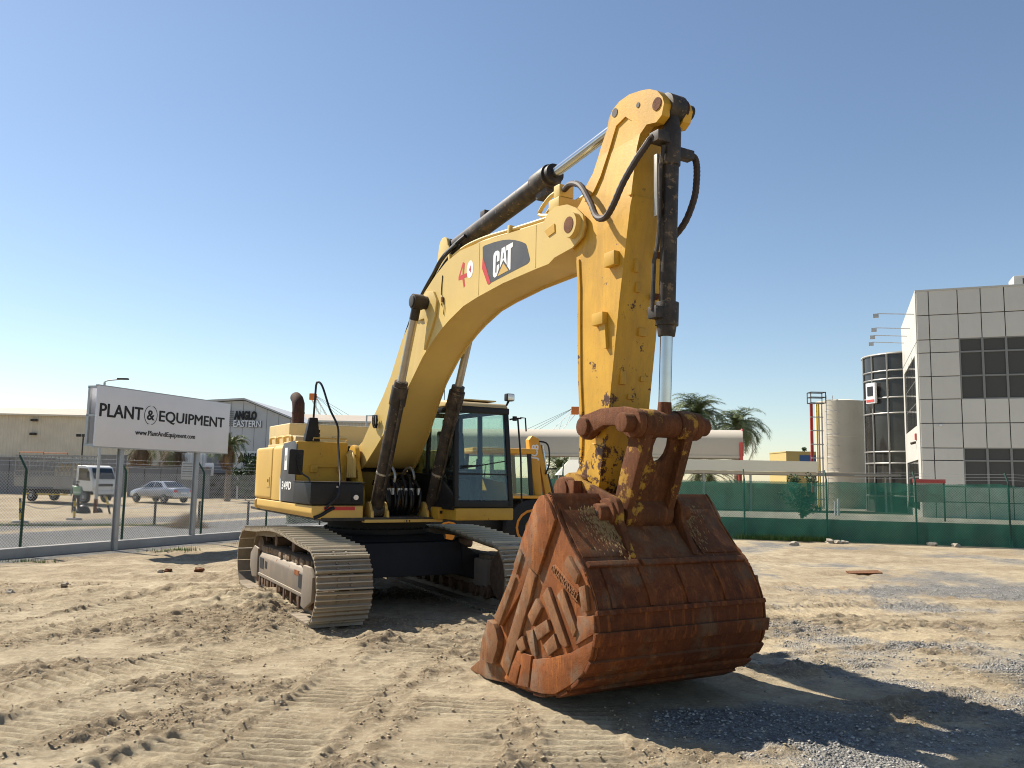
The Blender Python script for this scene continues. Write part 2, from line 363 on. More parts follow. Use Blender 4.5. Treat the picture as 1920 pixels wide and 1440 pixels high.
GPATCH = [(2.7, 6.75, .95, .8), (3.9, 6.9, 1.0, .5), (4.6, 10.4, 1.1, .8), (7.2, 10.2, 1.5, .8), (9.5, 16, 2.2, .8), (1.7, 7.1, .9, .5), (7.5, 7.4, 1.8, .45)]
def gravel(x, y):
    g = .20*(.35+.65*sstep(-2.5, 2, x))+.9*fbm(x/1.7, y/1.7, 71, 4, .6)*(.25+.75*sstep(-2.5, 2, x))+.10*sstep(-1, 4, x)
    for cx, cy, r, a in GPATCH: g = g+a*np.exp(-((x-cx)**2+((y-cy)*1.4)**2)/(r*r))*(1+.9*fbm(x/.5, y/.5, 81, 3))
    s = (x-FN0[0])*FNN[0]+(y-FN0[1])*FNN[1]
    strip = sstep(-1.3, -.5, s)*sstep(11.5, 10.8, s); g = np.maximum(g, strip*1.0)
    g = g*(1-sstep(11, 12, s))
    return np.clip(g, 0, 1)
def road(x, y):
    s = (x-FN0[0])*FNN[0]+(y-FN0[1])*FNN[1]
    return np.maximum(sstep(12.4, 12.6, s)*sstep(16.4, 16.2, s)*.9, sstep(.2, .5, s)*sstep(11.2, 10.8, s)*.8)
def axis(lo, hi, step, far, g=1.09):
    a = list(np.arange(lo, hi, step)); d = step
    while a[-1] < far: d = min(d*g, 400); a.append(a[-1]+d)
    d = step; b = [lo]
    while b[-1] > -far: d = min(d*g, 400); b.append(b[-1]-d)
    return np.array(b[::-1][:-1]+a)
gx = axis(-6.8, 6.8, .028, 2600, 1.075); gy = axis(4.0, 12.6, .019, 3000, 1.05); gy = gy[gy > -40]
X, Y = np.meshgrid(gx, gy); Z = base_h(X, Y)+near_h(X, Y)
nx, ny = len(gx), len(gy)
V = np.stack([X.ravel(), Y.ravel(), Z.ravel()], 1)
i = np.arange((nx-1)*(ny-1)); a = (i//(nx-1))*nx+i % (nx-1)
Fq = np.stack([a, a+1, a+nx+1, a+nx], 1).astype(np.int32)
me = bpy.data.meshes.new('ground'); me.vertices.add(len(V)); me.vertices.foreach_set('co', V.astype(np.float32).ravel())
me.loops.add(Fq.size); me.loops.foreach_set('vertex_index', Fq.ravel())
me.polygons.add(len(Fq)); me.polygons.foreach_set('loop_start', np.arange(0, Fq.size, 4, dtype=np.int32)); me.polygons.foreach_set('loop_total', np.full(len(Fq), 4, np.int32))
me.update(calc_edges=True); me.polygons.foreach_set('use_smooth', np.ones(len(Fq), bool))
for nm, fn in (('gravel', gravel), ('road', road), ('rough', rough)):
    at_ = me.attributes.new(nm, 'FLOAT', 'POINT'); at_.data.foreach_set('value', fn(V[:, 0], V[:, 1]).astype(np.float32))
def ground_mat():
    t = NT('sandy_yard_ground'); co = t.co('Object')
    ga = t.new('ShaderNodeAttribute', attribute_name='gravel').outputs['Fac']; ra = t.new('ShaderNodeAttribute', attribute_name='road').outputs['Fac']
    n1 = t.noise(co, .45, 8, .62); n2 = t.noise(co, 3.2, 8, .68); n3 = t.noise(co, 22, 6, .7); n4 = t.noise(co, 110, 4, .7)
    sand = t.mix(t.ramp(n1, [(.32, 0.0), (.68, 1.0)]), (.345, .275, .175), (.50, .42, .285))
    sand = t.mix(t.ramp(n2, [(.40, 0.0), (.66, .9)]), sand, (.25, .195, .125))
    ro = t.new('ShaderNodeAttribute', attribute_name='rough').outputs['Fac']; sand = t.mix(t.math('MULTIPLY', t.math('MULTIPLY', ro, t.ramp(t.noise(co, 5, 7, .7), [(.3, .35), (.6, 1.0)])), .72), sand, (.20, .145, .088))
    sand = t.mix(t.ramp(n3, [(.50, 0.0), (.76, .7)]), sand, (.58, .50, .36))
    sand = t.mix(t.ramp(n3, [(.26, .8), (.40, 0.0)]), sand, (.17, .125, .085))
    vo = t.new('ShaderNodeTexVoronoi'); vo.inputs['Scale'].default_value = 42; t.l(co, vo.inputs['Vector'])
    grv = t.mix(vo.outputs['Color'], (.15, .145, .135), (.44, .425, .39)); bw = t.new('ShaderNodeRGBToBW'); t.l(vo.outputs['Color'], bw.inputs[0])
    grv = t.mix(bw.outputs[0], (.10, .098, .092), (.36, .35, .32))
    gm = t.math('ADD', ga, t.math('MULTIPLY', t.math('SUBTRACT', n2, .5), .9)); gm = t.math('ADD', gm, t.math('MULTIPLY', t.math('SUBTRACT', n4, .5), .5))
    gf = t.ramp(gm, [(.42, 0.0), (.85, .85)])
    c = t.mix(gf, sand, grv)
    c = t.mix(ra, c, t.mix(bw.outputs[0], (.045, .046, .048), (.19, .188, .182)))
    vo2 = t.new('ShaderNodeTexVoronoi'); vo2.inputs['Scale'].default_value = 11; t.l(co, vo2.inputs['Vector']); bw2 = t.new('ShaderNodeRGBToBW'); t.l(vo2.outputs['Color'], bw2.inputs[0])
    c = t.mix(t.math('MULTIPLY', gf, .45), c, t.mix(bw2.outputs[0], (.07, .07, .07), (.40, .39, .37)))
    hgt = t.math('ADD', t.math('MULTIPLY', n3, .7), t.math('MULTIPLY', n4, .35)); hgt = t.math('ADD', hgt, t.math('MULTIPLY', t.math('MULTIPLY', vo.outputs['Distance'], gf), -1.2))
    t.bump(hgt, 1.0, .035)
    return t.set(c, .95, 0, .15)
GM = ground_mat(); me.materials.append(GM)
g_ = bpy.data.objects.new('ground', me); COL.objects.link(g_); tag(g_, kind='structure')
def zg(x, y): return float(base_h(x, y)+near_h(np.float64(x), np.float64(y)))

# loose stones and clods: nobody could count them
def scatter(name, n, region, size, mat, dens, label, cat, seed, pw=2.2, flat=.65):
    rs = np.random.RandomState(seed)
    k = n*10; x = rs.uniform(region[0], region[1], k); yy = rs.uniform(0, 1, k); y = region[2]+(region[3]-region[2])*yy**1.6
    keep = np.where(rs.uniform(0, 1, k) < dens(x, y))[0][:n]; x, y = x[keep], y[keep]; n = len(x)
    z = base_h(x, y)+near_h(x, y); s = size[0]+(size[1]-size[0])*rs.uniform(0, 1, n)**pw
    octv = np.array([(1,0,0),(0,1,0),(-1,0,0),(0,-1,0),(0,0,1),(0,0,-1),(.6,.6,.55),(-.6,.5,.6)], float)
    from itertools import combinations
    # convex-ish 8-vertex stone: hull faces made once with bmesh
    bm = bmesh.new(); vv = [bm.verts.new(p) for p in octv]; bmesh.ops.convex_hull(bm, input=vv); bm.verts.index_update()
    fc = np.array([[v.index for v in f.verts] for f in bm.faces]); vc = np.array([v.co[:] for v in bm.verts]); bm.free()
    P = vc[None]*(1+.35*rs.uniform(-1, 1, (n, len(vc), 1)))*s[:, None, None]*np.stack([rs.uniform(.8, 1.4, n), np.ones(n), np.full(n, flat)], 1)[:, None]
    a = rs.uniform(0, 6.28, n); ca, sa = np.cos(a), np.sin(a)
    Q = np.stack([P[..., 0]*ca[:, None]-P[..., 1]*sa[:, None], P[..., 0]*sa[:, None]+P[..., 1]*ca[:, None], P[..., 2]], 2)+np.stack([x, y, z+s*.25], 1)[:, None]
    Fa = (fc[None]+(np.arange(n)*len(vc))[:, None, None]).reshape(-1, 3).astype(np.int32)
    me = bpy.data.meshes.new(name); V = Q.reshape(-1, 3).astype(np.float32)
    me.vertices.add(len(V)); me.vertices.foreach_set('co', V.ravel()); me.loops.add(Fa.size); me.loops.foreach_set('vertex_index', Fa.ravel())
    me.polygons.add(len(Fa)); me.polygons.foreach_set('loop_start', np.arange(0, Fa.size, 3, dtype=np.int32)); me.polygons.foreach_set('loop_total', np.full(len(Fa), 3, np.int32))
    me.update(calc_edges=True); me.materials.append(mat)
    o = bpy.data.objects.new(name, me); COL.objects.link(o); return tag(o, label, cat, kind='stuff')
def stonemat(name, a, b):
    t = NT(name); g = t.new('ShaderNodeNewGeometry'); c = t.mix(g.outputs['Random Per Island'], a, b); return t.set(c, .9, 0, .2)
scatter('gravel', 16000, (-7.5, 12, 3.6, 17), (.005, .018), stonemat('grey_gravel', (.20, .19, .175), (.46, .44, .40)), lambda x, y: np.clip(gravel(x, y)*1.5-.45, .02, 1)**1.5, 'loose grey gravel lying over the sandy yard', 'gravel', 4)
scatter('soil_clods', 34000, (-9, 9, 3.6, 15), (.003, .0145), stonemat('sandy_clods', (.31, .24, .15), (.48, .40, .27)), lambda x, y: np.clip(.95-gravel(x, y), .1, 1)*(.04+.96*rough(x, y)**1.5), 'crumbled sandy soil clods scattered over the yard', 'soil', 6, 2.2)
# ------------------------------------------------------------------ the excavator (x forward, y to its left, z up)
EXO = Vector((-2.1772, 13.7892, 0)); EXR = R_(-60)
EX = empty('excavator', EXO, EXR, 'large yellow crawler excavator with a rusty bucket resting on the sandy yard', 'excavator')
def inset(poly, d):
    n = len(poly); out = []
    ar = sum(poly[i][0]*poly[(i+1) % n][1]-poly[(i+1) % n][0]*poly[i][1] for i in range(n)); sg = 1 if ar > 0 else -1
    for i in range(n):
        a, b, c = Vector(poly[i-1]), Vector(poly[i]), Vector(poly[(i+1) % n])
        e1 = (b-a).normalized(); e2 = (c-b).normalized(); m = Vector((-(e1.y+e2.y), e1.x+e2.x))*sg
        m = m.normalized() if m.length > 1e-6 else Vector((-e1.y, e1.x))*sg
        k = max(.5, m.dot(Vector((-e1.y, e1.x))*sg)); p = b+m*(d/k); out.append((p.x, p.y))
    return out
def arc(cx, cz, r, a0, a1, n=8): return [(cx+r*math.cos(R_(a0+(a1-a0)*i/n)), cz+r*math.sin(R_(a0+(a1-a0)*i/n))) for i in range(n+1)]
def strip(pts, w):
    """polygon band of width w along a polyline, to its right side"""
    P = [Vector(p) for p in pts]; q = []
    for i, p in enumerate(P):
        d = (P[min(i+1, len(P)-1)]-P[max(i-1, 0)]).normalized(); q.append(p+Vector((d.y, -d.x))*w)
    return [tuple(p) for p in P]+[tuple(p) for p in q[::-1]]

# --- crawler tracks
def shoe_mesh():
    b = MB(); b.box((-.099, -.375, -.022), (.099, .375, 0))
    for x, h in ((-.086, .046), (-.003, .026), (.076, .026)):
        b.prism([(x-.013, -.002), (x+.015, -.002), (x+.006, h), (x-.010, h)], -.374, .374, mi=1)
    for sx in (-.042, .038):
        for sy in (-.085, .085): b.cyl((sx, sy, 0), (sx, sy, .019), .017, n=6)
    for sy in (-.10, .10): b.box((-.112, sy-.026, -.115), (.112, sy+.026, -.022))
    return b.mesh('track_shoe', [MT['shoe'], MT['tread']], smooth=25)
SHOE = shoe_mesh()
def track_path():
    p = [(-2.1, .035), (2.05, .035)]+arc(2.05, .52, .485, -90, 90, 16)[1:]
    top = [(2.05, 1.005), (1.55, 1.03), (1.0, 1.075), (.4, 1.115), (0, 1.12), (-.5, 1.10), (-1.2, 1.045), (-2.1, 1.005)]
    p += [(v.x, v.y) for v in bez([(a, b, 0) for a, b in top], 5)][1:]
    p += arc(-2.1, .52, .485, 90, 270, 16)[1:]
    return p
TP = np.array(track_path()); seg = np.hypot(*np.diff(TP, axis=0).T); cum = np.r_[0, np.cumsum(seg)]; NS = 53
def tp(s):
    s = s % cum[-1]; return np.array([np.interp(s, cum, TP[:, 0]), np.interp(s, cum, TP[:, 1])])
def crawler(y0, label, seedoff):
    c = empty('crawler_track', (0, y0, 0), R_(-1.2)); c.parent = EX
    if label: c['label'] = label
    side = -1 if y0 < 0 else 1
    for k in range(NS):
        s = (k+.37+seedoff)*cum[-1]/NS; p = tp(s); q = tp(s+.02)-tp(s-.02); q /= np.hypot(*q); o = (q[1], -q[0])
        m = Matrix(((q[0], 0, o[0], p[0]), (0, -1 if True else 1, 0, 0), (q[1], 0, o[1], p[1]), (0, 0, 0, 1)))
        ob = put('track_shoe', SHOE, c); ob.matrix_basis = m
    # side frame: sloped box with openings shown as recessed pockets
    f = MB(); yo, yi = side*.245, -side*.20
    prof = [(yo, .33), (yo, .60), (side*.20, .675), (side*.05, .72), (yi, .72), (yi, .30)]
    f.add([(x, a, b) for x in (-1.55, 1.6) for a, b in prof], [tuple(range(5, -1, -1)), tuple(range(6, 12))]+[(i, (i+1) % 6, 6+(i+1) % 6, 6+i) for i in range(6)])
    fo = f.build('track_frame', MT['frame'], c, bevel=.02)
    b = MB(); b.box((-1.5, yo-.012, .285), (1.62, yo+.025*1, .335)); b.build('frame_rail', MT['frame'], c, bevel=.012)
    for x0, x1, z0, z1 in ((-1.32, -1.05, .42, .59), (-.95, -.80, .45, .56), (1.18, 1.46, .40, .59)):
        b = MB(); b.box((x0, yo-.006*1, z0), (x1, yo+.006, z1)); o = b.build('frame_pocket', MT['undercar'], c)
    b = MB(); b.box((.93, yo-.004, .55), (1.17, yo+.010, .62)); b.build('frame_patch', MT['rustside'], c)
    # nose plate that carries the idler, rear motor guard
    b = MB(); b.prism([(1.45, .18), (1.62, .16), (1.98, .30), (2.0, .62), (1.85, .74), (1.5, .74)], yo-side*.02, yo+side*.035); b.build('idler_guard', MT['frame'], c, bevel=.015)
    b = MB(); b.prism([(-1.42, .25), (-1.42, .73), (-1.7, .76), (-1.98, .62), (-2.0, .38), (-1.8, .22)], yo-side*.02, yo+side*.03); b.build('motor_guard', MT['frame'], c, bevel=.03)
    b = MB(); b.lathe([(-.17, .30), (-.16, .355), (-.09, .36), (-.07, .33), (.07, .33), (.09, .36), (.16, .355), (.17, .30)], (2.0, 0, .52), n=28); b.build('idler_wheel', MT['roller'], c)
    b = MB(); b.lathe([(-.1, .2), (-.08, .36), (-.04, .37), (.04, .37), (.08, .36), (.1, .2)], (-2.1, 0, .52), n=24)
    for k in range(13):
        a = 2*math.pi*k/13; b.cbox((0, 0, 0), (.10, .07, .09), M=Matrix.Translation((-2.1+.385*math.cos(a), 0, .52+.385*math.sin(a)))@Matrix.Rotation(-a, 4, 'Y'))
    b.build('drive_sprocket', MT['roller'], c)
    for k in range(9):
        x = -1.55+k*.385; b = MB(); b.lathe([(-.24, .05), (-.235, .085), (-.19, .085), (-.18, .125), (-.13, .125), (-.12, .10), (.12, .10), (.13, .125), (.18, .125), (.19, .085), (.235, .085), (.24, .05)], (x, 0, .245), n=16)
        b.build('track_roller', MT['roller'], c)
    for x in (-.75, .35):
        b = MB(); b.lathe([(-.14, .05), (-.13, .09), (.13, .09), (.14, .05)], (x, 0, .90), n=14); b.box((x-.05, yi, .70), (x+.05, yi+side*.1, .93)); b.build('carrier_roller', MT['roller'], c)
    # heaped soil on the frame and a chain-guide plate
    rs = random.Random(5); b = MB()
    for k in range(34):
        x = -1.35+2.8*k/33; b.cbox((x, side*(.02+.05*rs.random()), .735), (.16, .30, .10), M=Matrix.Rotation(.02*rs.uniform(-1, 1), 4, 'X'))
    b.build('packed_soil', MT['soil'], c, bevel=.03)
    for k in range(7):
        x = -1.3+k*.42
        b = MB(); b.prism([(x-.05, .12), (x+.05, .12), (x+.03, .29), (x-.03, .29)], yo-.01, yo+.02); b.build('guide_guard', MT['roller'], c, bevel=.01)
    return c
crawler(-1.33, None, 0)
crawler(1.43, None, .3)

# --- undercarriage
b = MB(); b.prism([(-1.25, .48), (1.25, .48), (1.12, .98), (-1.12, .98)], -.86, .98)
b.prism([(-1.0, .98), (1.0, .98), (.9, 1.08), (-.9, 1.08)], -.75, .78)
b.build('carbody', MT['undercar'], EX, bevel=.03)
for s, y in ((-1, -.86), (1, .98)):
    for x in (-.85, .85):
        b = MB(); b.prism([(y, .46), (y, .95), (y+s*.36, .74), (y+s*.36, .34)], x-.32, x+.32, plane='yz'); b.build('carbody_leg', MT['undercar'], EX, bevel=.02)
b = MB(); b.lathe([(1.05, .80), (1.07, .86), (1.15, .86), (1.155, .80), (1.23, .80), (1.235, .88), (1.33, .88)], (0, 0, 0), axis='z', n=40); b.build('swing_bearing', MT['undercar'], EX)
b = MB()
for k in range(36):
    a = 2*math.pi*k/36; b.cyl((.83*math.cos(a), .83*math.sin(a), 1.14), (.83*math.cos(a), .83*math.sin(a), 1.175), .018, n=6)
tag(b.build('bearing_bolt_ring', MT['undercar'], EX), kind='stuff')

# --- revolving deck
b = MB(); b.box((-3.1, -1.35, 1.325), (1.30, 1.40, 1.37)); b.build('deck_plate', MT['dblack'], EX)
b = MB(); b.box((1.18, -.70, 1.296), (1.325, .56, 1.342)); b.build('deck_lip', MT['yellow'], EX, bevel=.008)
b = MB(); b.box((1.326, -.075, 1.30), (1.336, .03, 1.338)); b.cyl((1.335, -.045, 1.318), (1.339, -.045, 1.318), .013, n=10, mi=1); b.cyl((1.335, .0, 1.318), (1.339, .0, 1.318), .013, n=10, mi=1)
b.build('lip_plate', [MT['yellow'], MT['black']], EX)
# skirt
b = MB(); b.prism([(-1.49, 1.545), (-1.49, 1.43), (-1.43, 1.365), (-1.30, 1.35), (-.72, 1.35), (-.72, 1.545)], -2.05, 1.29, plane='yz'); b.build('skirt_panel', MT['yellow'], EX, bevel=.022, seg=3)
b = MB(); b.box((1.2885, -1.31, 1.478), (1.2925, -.85, 1.532)); b.build('red_reflector_strip', MT['red'], EX)
b = MB(); b.box((1.0, .50, 1.345), (1.90, 1.49, 1.53)); b.box((1.06, .40, 1.345), (1.48, .52, 1.53)); b.build('cab_sill', MT['stick'], EX, bevel=.025)
b = MB(); b.box((1.481, .43, 1.43), (1.486, .475, 1.475)); b.build('sill_plug', MT['black'], EX)
# storage box on the right front
b = MB(); b.box((.38, -1.52, 1.558), (1.29, -.72, 1.872)); sb = b.build('storage_box', MT['black'], EX, bevel=.02)
b = MB(); b.box((.37, -1.525, 1.874), (1.30, -.70, 1.888)); b.build('box_lid', MT['black'], sb, bevel=.005)
b = MB(); b.box((1.291, -.905, 1.595), (1.297, -.745, 1.745)); b.build('lamp_surround', MT['undercar'], sb, bevel=.002)
b = MB(); b.cyl((1.296, -.845, 1.665), (1.315, -.845, 1.665), .038, n=16); b.build('headlight', MT['chromelamp'], sb)
b = MB(); b.cyl((1.29, -1.13, 1.815), (1.302, -1.13, 1.815), .016, n=10); b.build('lid_latch', MT['chromelamp'], sb)
# tank behind it: yellow front, dark grey side with lettering
b = MB(); b.box((-.46, -1.488, 1.56), (.36, -.67, 2.50)); b.build('tank_body', MT['stick'], EX, bevel=.035, seg=3)
b = MB(); b.prism([(-.455, 1.56), (.372, 1.56), (.372, 2.44), (.25, 2.505), (-.36, 2.475), (-.455, 2.40), (-.50, 1.95)], -1.497, -1.489); b.build('grey_side_panel', MT['grey'], EX, bevel=.003)
b = MB(); b.prism([(-.5, 1.94), (-.455, 1.56), (-.40, 1.56), (-.46, 1.9)], -1.502, -1.497); b.build('white_stripe', MT['white'], EX)
b = MB(); b.box((-.26, -1.502, 2.05), (-.11, -1.497, 2.40)); b.box((-.21, -1.504, 2.2), (-.16, -1.5025, 2.28), 1); b.build('white_label', [MT['white'], MT['grey']], EX, bevel=0)
me = text_mesh('349D', .17, .004, .002, spacing=1.12); o = put('model_lettering', me, EX, MT['white'], (-.09, -1.500, 1.80), (R_(90), 0, 0)); o.scale = (1.35, 1, 1)
# step and hinge bracket on the front wall
b = MB(); b.box((.362, -1.20, 2.10), (.392, -.80, 2.135)); b.box((.362, -1.27, 2.02), (.40, -1.16, 2.13)); b.box((.362, -.84, 2.02), (.40, -.74, 2.13)); b.cyl((.40, -1.22, 2.075), (.412, -1.22, 2.075), .018, n=8); b.build('step_bracket', MT['stick'], EX, bevel=.006)
b = MB(); b.tube([(.40, -1.25, 2.515), (.42, -1.25, 2.55), (.42, -.72, 2.55), (.40, -.72, 2.515)], .012, n=6); b.build('deck_rail', MT['yellow'], EX)
# side door and counterweight
b = MB(); b.prism([(-1.485, 1.555), (-1.485, 2.40), (-1.44, 2.455), (-.7, 2.475), (-.7, 1.555)], -1.075, -.475, plane='yz'); b.build('side_door', MT['yellow'], EX, bevel=.018, seg=3)
pl = [(-1.10, -1.49), (-2.0, -1.49), (-2.35, -1.46), (-2.7, -1.36), (-3.0, -1.18), (-3.25, -.9), (-3.42, -.5), (-3.48, 0)]
pl = pl+[(x, -y) for x, y in pl[-2::-1]]
b = MB(); b.prism(pl, 1.555, 2.44, plane='xy'); cw = b.build('counterweight', MT['yellow'], EX, bevel=.06, seg=4)
pl2 = [(x if x > -1.2 else x-.02, y*1.006) for x, y in pl]
b = MB(); b.prism([(x+.0, y) for x, y in pl if x < -2.0], 1.36, 1.55, plane='xy'); b.build('counterweight_foot', MT['yellow'], cw, bevel=.06, seg=3)
b = MB(); b.box((-1.36, -1.498, 1.76), (-1.20, -1.489, 1.93)); b.cyl((-1.28, -1.49, 1.87), (-1.28, -1.503, 1.87), .03, n=10, mi=1); b.build('door_latch', [MT['yellow'], MT['undercar']], EX)
b = MB(); b.box((-1.1, -1.40, 1.6), (-.45, 1.45, 2.42)); b.build('engine_bay_core', MT['undercar'], EX)
b = MB(); b.box((-1.08, .62, 1.56), (.05, 1.48, 2.44)); b.build('left_side_door', MT['yellow'], EX, bevel=.03)
# deck top, raised engine hood
b = MB(); b.box((-1.8, -1.40, 2.43), (.33, -.66, 2.49)); b.build('deck_top', MT['hood'], EX, bevel=.01)
b = MB(); b.box((-3.2, -1.05, 2.40), (-1.75, 1.0, 2.895)); b.box((-1.80, -1.03, 2.45), (-.60, .6, 2.50)); hd = b.build('engine_hood', MT['hood'], EX, bevel=.06, seg=4)
b = MB()
for i in range(3):
    for j in range(3): b = MB(); b.box((-1.7515, -.66+.062*i, 2.60+.07*j), (-1.7465, -.616+.062*i, 2.652+.07*j)); b.build('hood_vent', MT['undercar'], hd)
b = MB(); b.tube([(-1.745, -.25, 2.66), (-1.70, -.25, 2.66), (-1.70, -.08, 2.66), (-1.745, -.08, 2.66)], .012, n=6); b.build('hood_handle', MT['hood'], hd)
# exhaust pipe
b = MB(); b.tube([(-2.2, -.78, 2.88), (-2.2, -.78, 3.18), (-2.22, -.78, 3.28), (-2.30, -.78, 3.37), (-2.42, -.78, 3.42)], [.112, .112, .115, .11, .105], n=18); b.lathe([(3.10, .118), (3.13, .118)], (-2.2, -.78, 0), axis='z', n=18); b.build('exhaust_pipe', MT['exhaust'], EX)
# handrails above the door
for k, x in enumerate((-1.75, -1.25, -.80)):
    b = MB(); p = [(x, -1.36, 2.43), (x, -1.37, 2.56), (x+.06, -1.37, 2.60), (x+.34, -1.37, 2.60), (x+.40, -1.37, 2.56), (x+.42, -1.36, 2.44)]
    b.tube(bez(p, 4), .024, n=8); b.build('handrail', MT['yellow'], EX)
b = MB(); b.hexa([(-.62, -1.36, 2.50), (-.22, -1.36, 2.50), (-.22, -1.0, 2.50), (-.62, -1.0, 2.50), (-.55, -1.34, 2.62), (-.28, -1.34, 2.60), (-.28, -1.1, 2.60), (-.55, -1.1, 2.62)]); b.build('filler_cover', MT['hood'], EX, bevel=.02)
# mirror, mast base, whip mast and its cable
b = MB(); b.prism([(-1.75, 1.99), (-1.545, 1.975), (-1.535, 2.345), (-1.745, 2.355)], .88, .93, plane='yz'); mi = b.build('wing_mirror', MT['black'], EX, bevel=.018, seg=3)
b = MB(); b.tube(bez([(.93, -1.63, 2.28), (.95, -1.62, 2.12), (1.0, -1.57, 2.0), (1.1, -1.50, 1.93), (1.18, -1.49, 1.80), (1.18, -1.49, 1.68)], 5), .014, n=6); b.tube([(.93, -1.65, 2.2), (.94, -1.60, 2.25)], .02, n=6); b.build('mirror_arm', MT['black'], mi)
b = MB(); b.hexa([(.18, -1.36, 2.50), (.34, -1.36, 2.50), (.34, -1.12, 2.50), (.18, -1.12, 2.50), (.24, -1.295, 2.87), (.32, -1.295, 2.87), (.32, -1.165, 2.87), (.24, -1.165, 2.87)]); b.build('mast_base', MT['black'], EX, bevel=.012)
b = MB(); b.cyl((.28, -1.225, 2.86), (.30, -1.215, 3.38), .017, n=8); b.build('antenna_mast', MT['black'], EX)
b = MB(); b.tube(bez([(.30, -1.215, 3.38), (.33, -1.20, 3.43), (.42, -1.15, 3.36), (.62, -1.08, 3.0), (.80, -1.0, 2.72), (.92, -1.02, 2.45), (1.12, -1.05, 2.1), (1.32, -1.1, 1.85), (1.38, -1.16, 1.66), (1.33, -1.26, 1.55), (1.30, -1.30, 1.50)], 6), .017, n=7); b.build('black_cable', MT['hose'], EX)
b = MB(); b.tube(bez([(1.31, -1.17, 1.52), (1.31, -1.28, 1.46), (1.305, -1.36, 1.41), (1.29, -1.46, 1.37)], 4), .026, n=7); b.build('torn_skirt_edge', MT['undercar'], EX)

# --- centre bay between box and cab
b = MB(); b.box((-.1, -.66, 1.37), (.02, .44, 2.05)); b.build('bay_wall', MT['stick'], EX)
b = MB(); b.box((-.09, -.655, 2.05), (.1, .44, 2.45)); b.build('bay_wall_top', MT['undercar'], EX)
for s in (-1, 1):   # boom foot supports
    b = MB(); b.prism([(-.28, 1.37), (.78, 1.37), (.74, 1.75), (.45, 2.22)]+arc(.28, 2.28, .19, 0, 180, 8)+[(-.05, 2.0)], s*.50, s*.58); b.build('boom_foot_support', MT['stick'], EX, bevel=.02)
b = MB(); b.cyl((.28, -.66, 2.27), (.28, .66, 2.27), .085, n=18); b.build('boom_foot_pin', MT['stick'], EX)
b = MB()
for k in range(4):
    yy = -.63-.018*k; b.tube(bez([(.1+.05*k, yy, 1.9), (.18+.03*k, yy, 2.22), (.36, yy, 2.36-.02*k), (.54-.03*k, yy, 2.24), (.60-.05*k, yy, 1.95)], 5), .028, n=7)
b.build('yellow_hose_loop', MT['yellow'], EX)
for y in (-.45, .45):   # lugs of the boom cylinders
    for s in (-1, 1):
        b = MB(); b.prism([(.92, 1.345), (1.30, 1.345), (1.28, 1.46)]+arc(1.10, 1.47, .13, 10, 170, 7)+[(.92, 1.42)], y+s*.10, y+s*.145); b.build('cylinder_lug', MT['yellow'], EX, bevel=.012)
b = MB(); b.cyl((.55, -.05, 1.37), (.55, -.05, 1.72), .20, n=20); b.box((.35, -.20, 1.37), (.8, .20, 1.5)); b.build('swing_motor', MT['undercar'], EX, bevel=.01)
rs = random.Random(11)
for k in range(9):
    y0 = -.26+.062*k; x1 = 1.02+rs.uniform(-.05, .1)
    top = (.75+rs.uniform(-.05, .15), y0+rs.uniform(-.04, .04), 1.98+rs.uniform(-.06, .06))
    b = MB(); b.tube(bez([(.45, y0, 1.85), top, (x1, y0+rs.uniform(-.02, .02), 1.78), (x1+.04, y0+rs.uniform(-.03, .03), 1.55), (x1-.1, y0, 1.40)], 6), .026, n=8); h = b.build('hydraulic_hose', MT['hose'], EX)
    b = MB(); b.cyl((x1-.004, y0, 1.80), (x1+.008, y0, 1.70), .034, n=8); b.build('hose_fitting', MT['dullrod'], h)
for y in (-.16, .16):
    b = MB(); b.tube(bez([(.5, y, 1.9), (.72, y, 2.08), (.86, y+.04, 2.12), (.95, y+.06, 2.0), (.94, y+.05, 1.86)], 6), .022, n=8); b.build('steel_pipe', MT['dullrod'], EX)
b = MB(); b.box((.45, -.28, 1.84), (.78, .36, 1.92)); b.build('valve_block', MT['dblack'], EX, bevel=.02)

# --- boom
def bw(x): return .29+.17*min(1, max(0, (1.9-x)/1.5))
BT = [(.16, 2.42), (.42, 2.52), (.723, 2.86), (1.05, 3.20), (1.287, 3.50), (1.60, 4.02), (1.88, 4.33), (2.30, 4.62), (2.65, 4.79), (3.0, 4.91), (3.42, 4.97), (3.97, 4.955), (4.62, 4.89), (5.49, 4.815), (5.58, 4.90), (5.72, 4.925), (5.95, 4.885), (6.12, 4.80), (6.24, 4.70)]
BL = [(6.275, 4.58), (6.22, 4.46), (6.06, 4.39), (5.72, 4.36), (5.60, 4.315), (5.33, 4.315), (4.6, 4.30), (3.95, 4.25), (3.55, 4.20), (3.135, 4.08), (2.87, 3.98), (2.617, 3.86), (2.3, 3.68), (1.932, 3.39), (1.55, 3.05), (1.195, 2.68), (.85, 2.40), (.574, 2.19), (.36, 2.08), (.20, 2.10), (.09, 2.22), (.09, 2.34)]
BP = BT+BL
b = MB()
b.prism(BP, -1.0, -.93); b.prism(BP, .93, 1.0)
b.prism(inset(BP, .028), -.94, .94)
me = b.mesh('boom', MT['boom']); bm = bmesh.new(); bm.from_mesh(me)
for cx in (1.9, 1.4, .9, .4, 3.0, 4.4):
    bmesh.ops.bisect_plane(bm, geom=bm.verts[:]+bm.edges[:]+bm.faces[:], plane_co=(cx, 0, 0), plane_no=(1, 0, 0))
for v in bm.verts: v.co.y *= bw(v.co.x)
bm.to_mesh(me); bm.free(); me.set_sharp_from_angle(angle=R_(35)); bo = put('boom', me, EX)
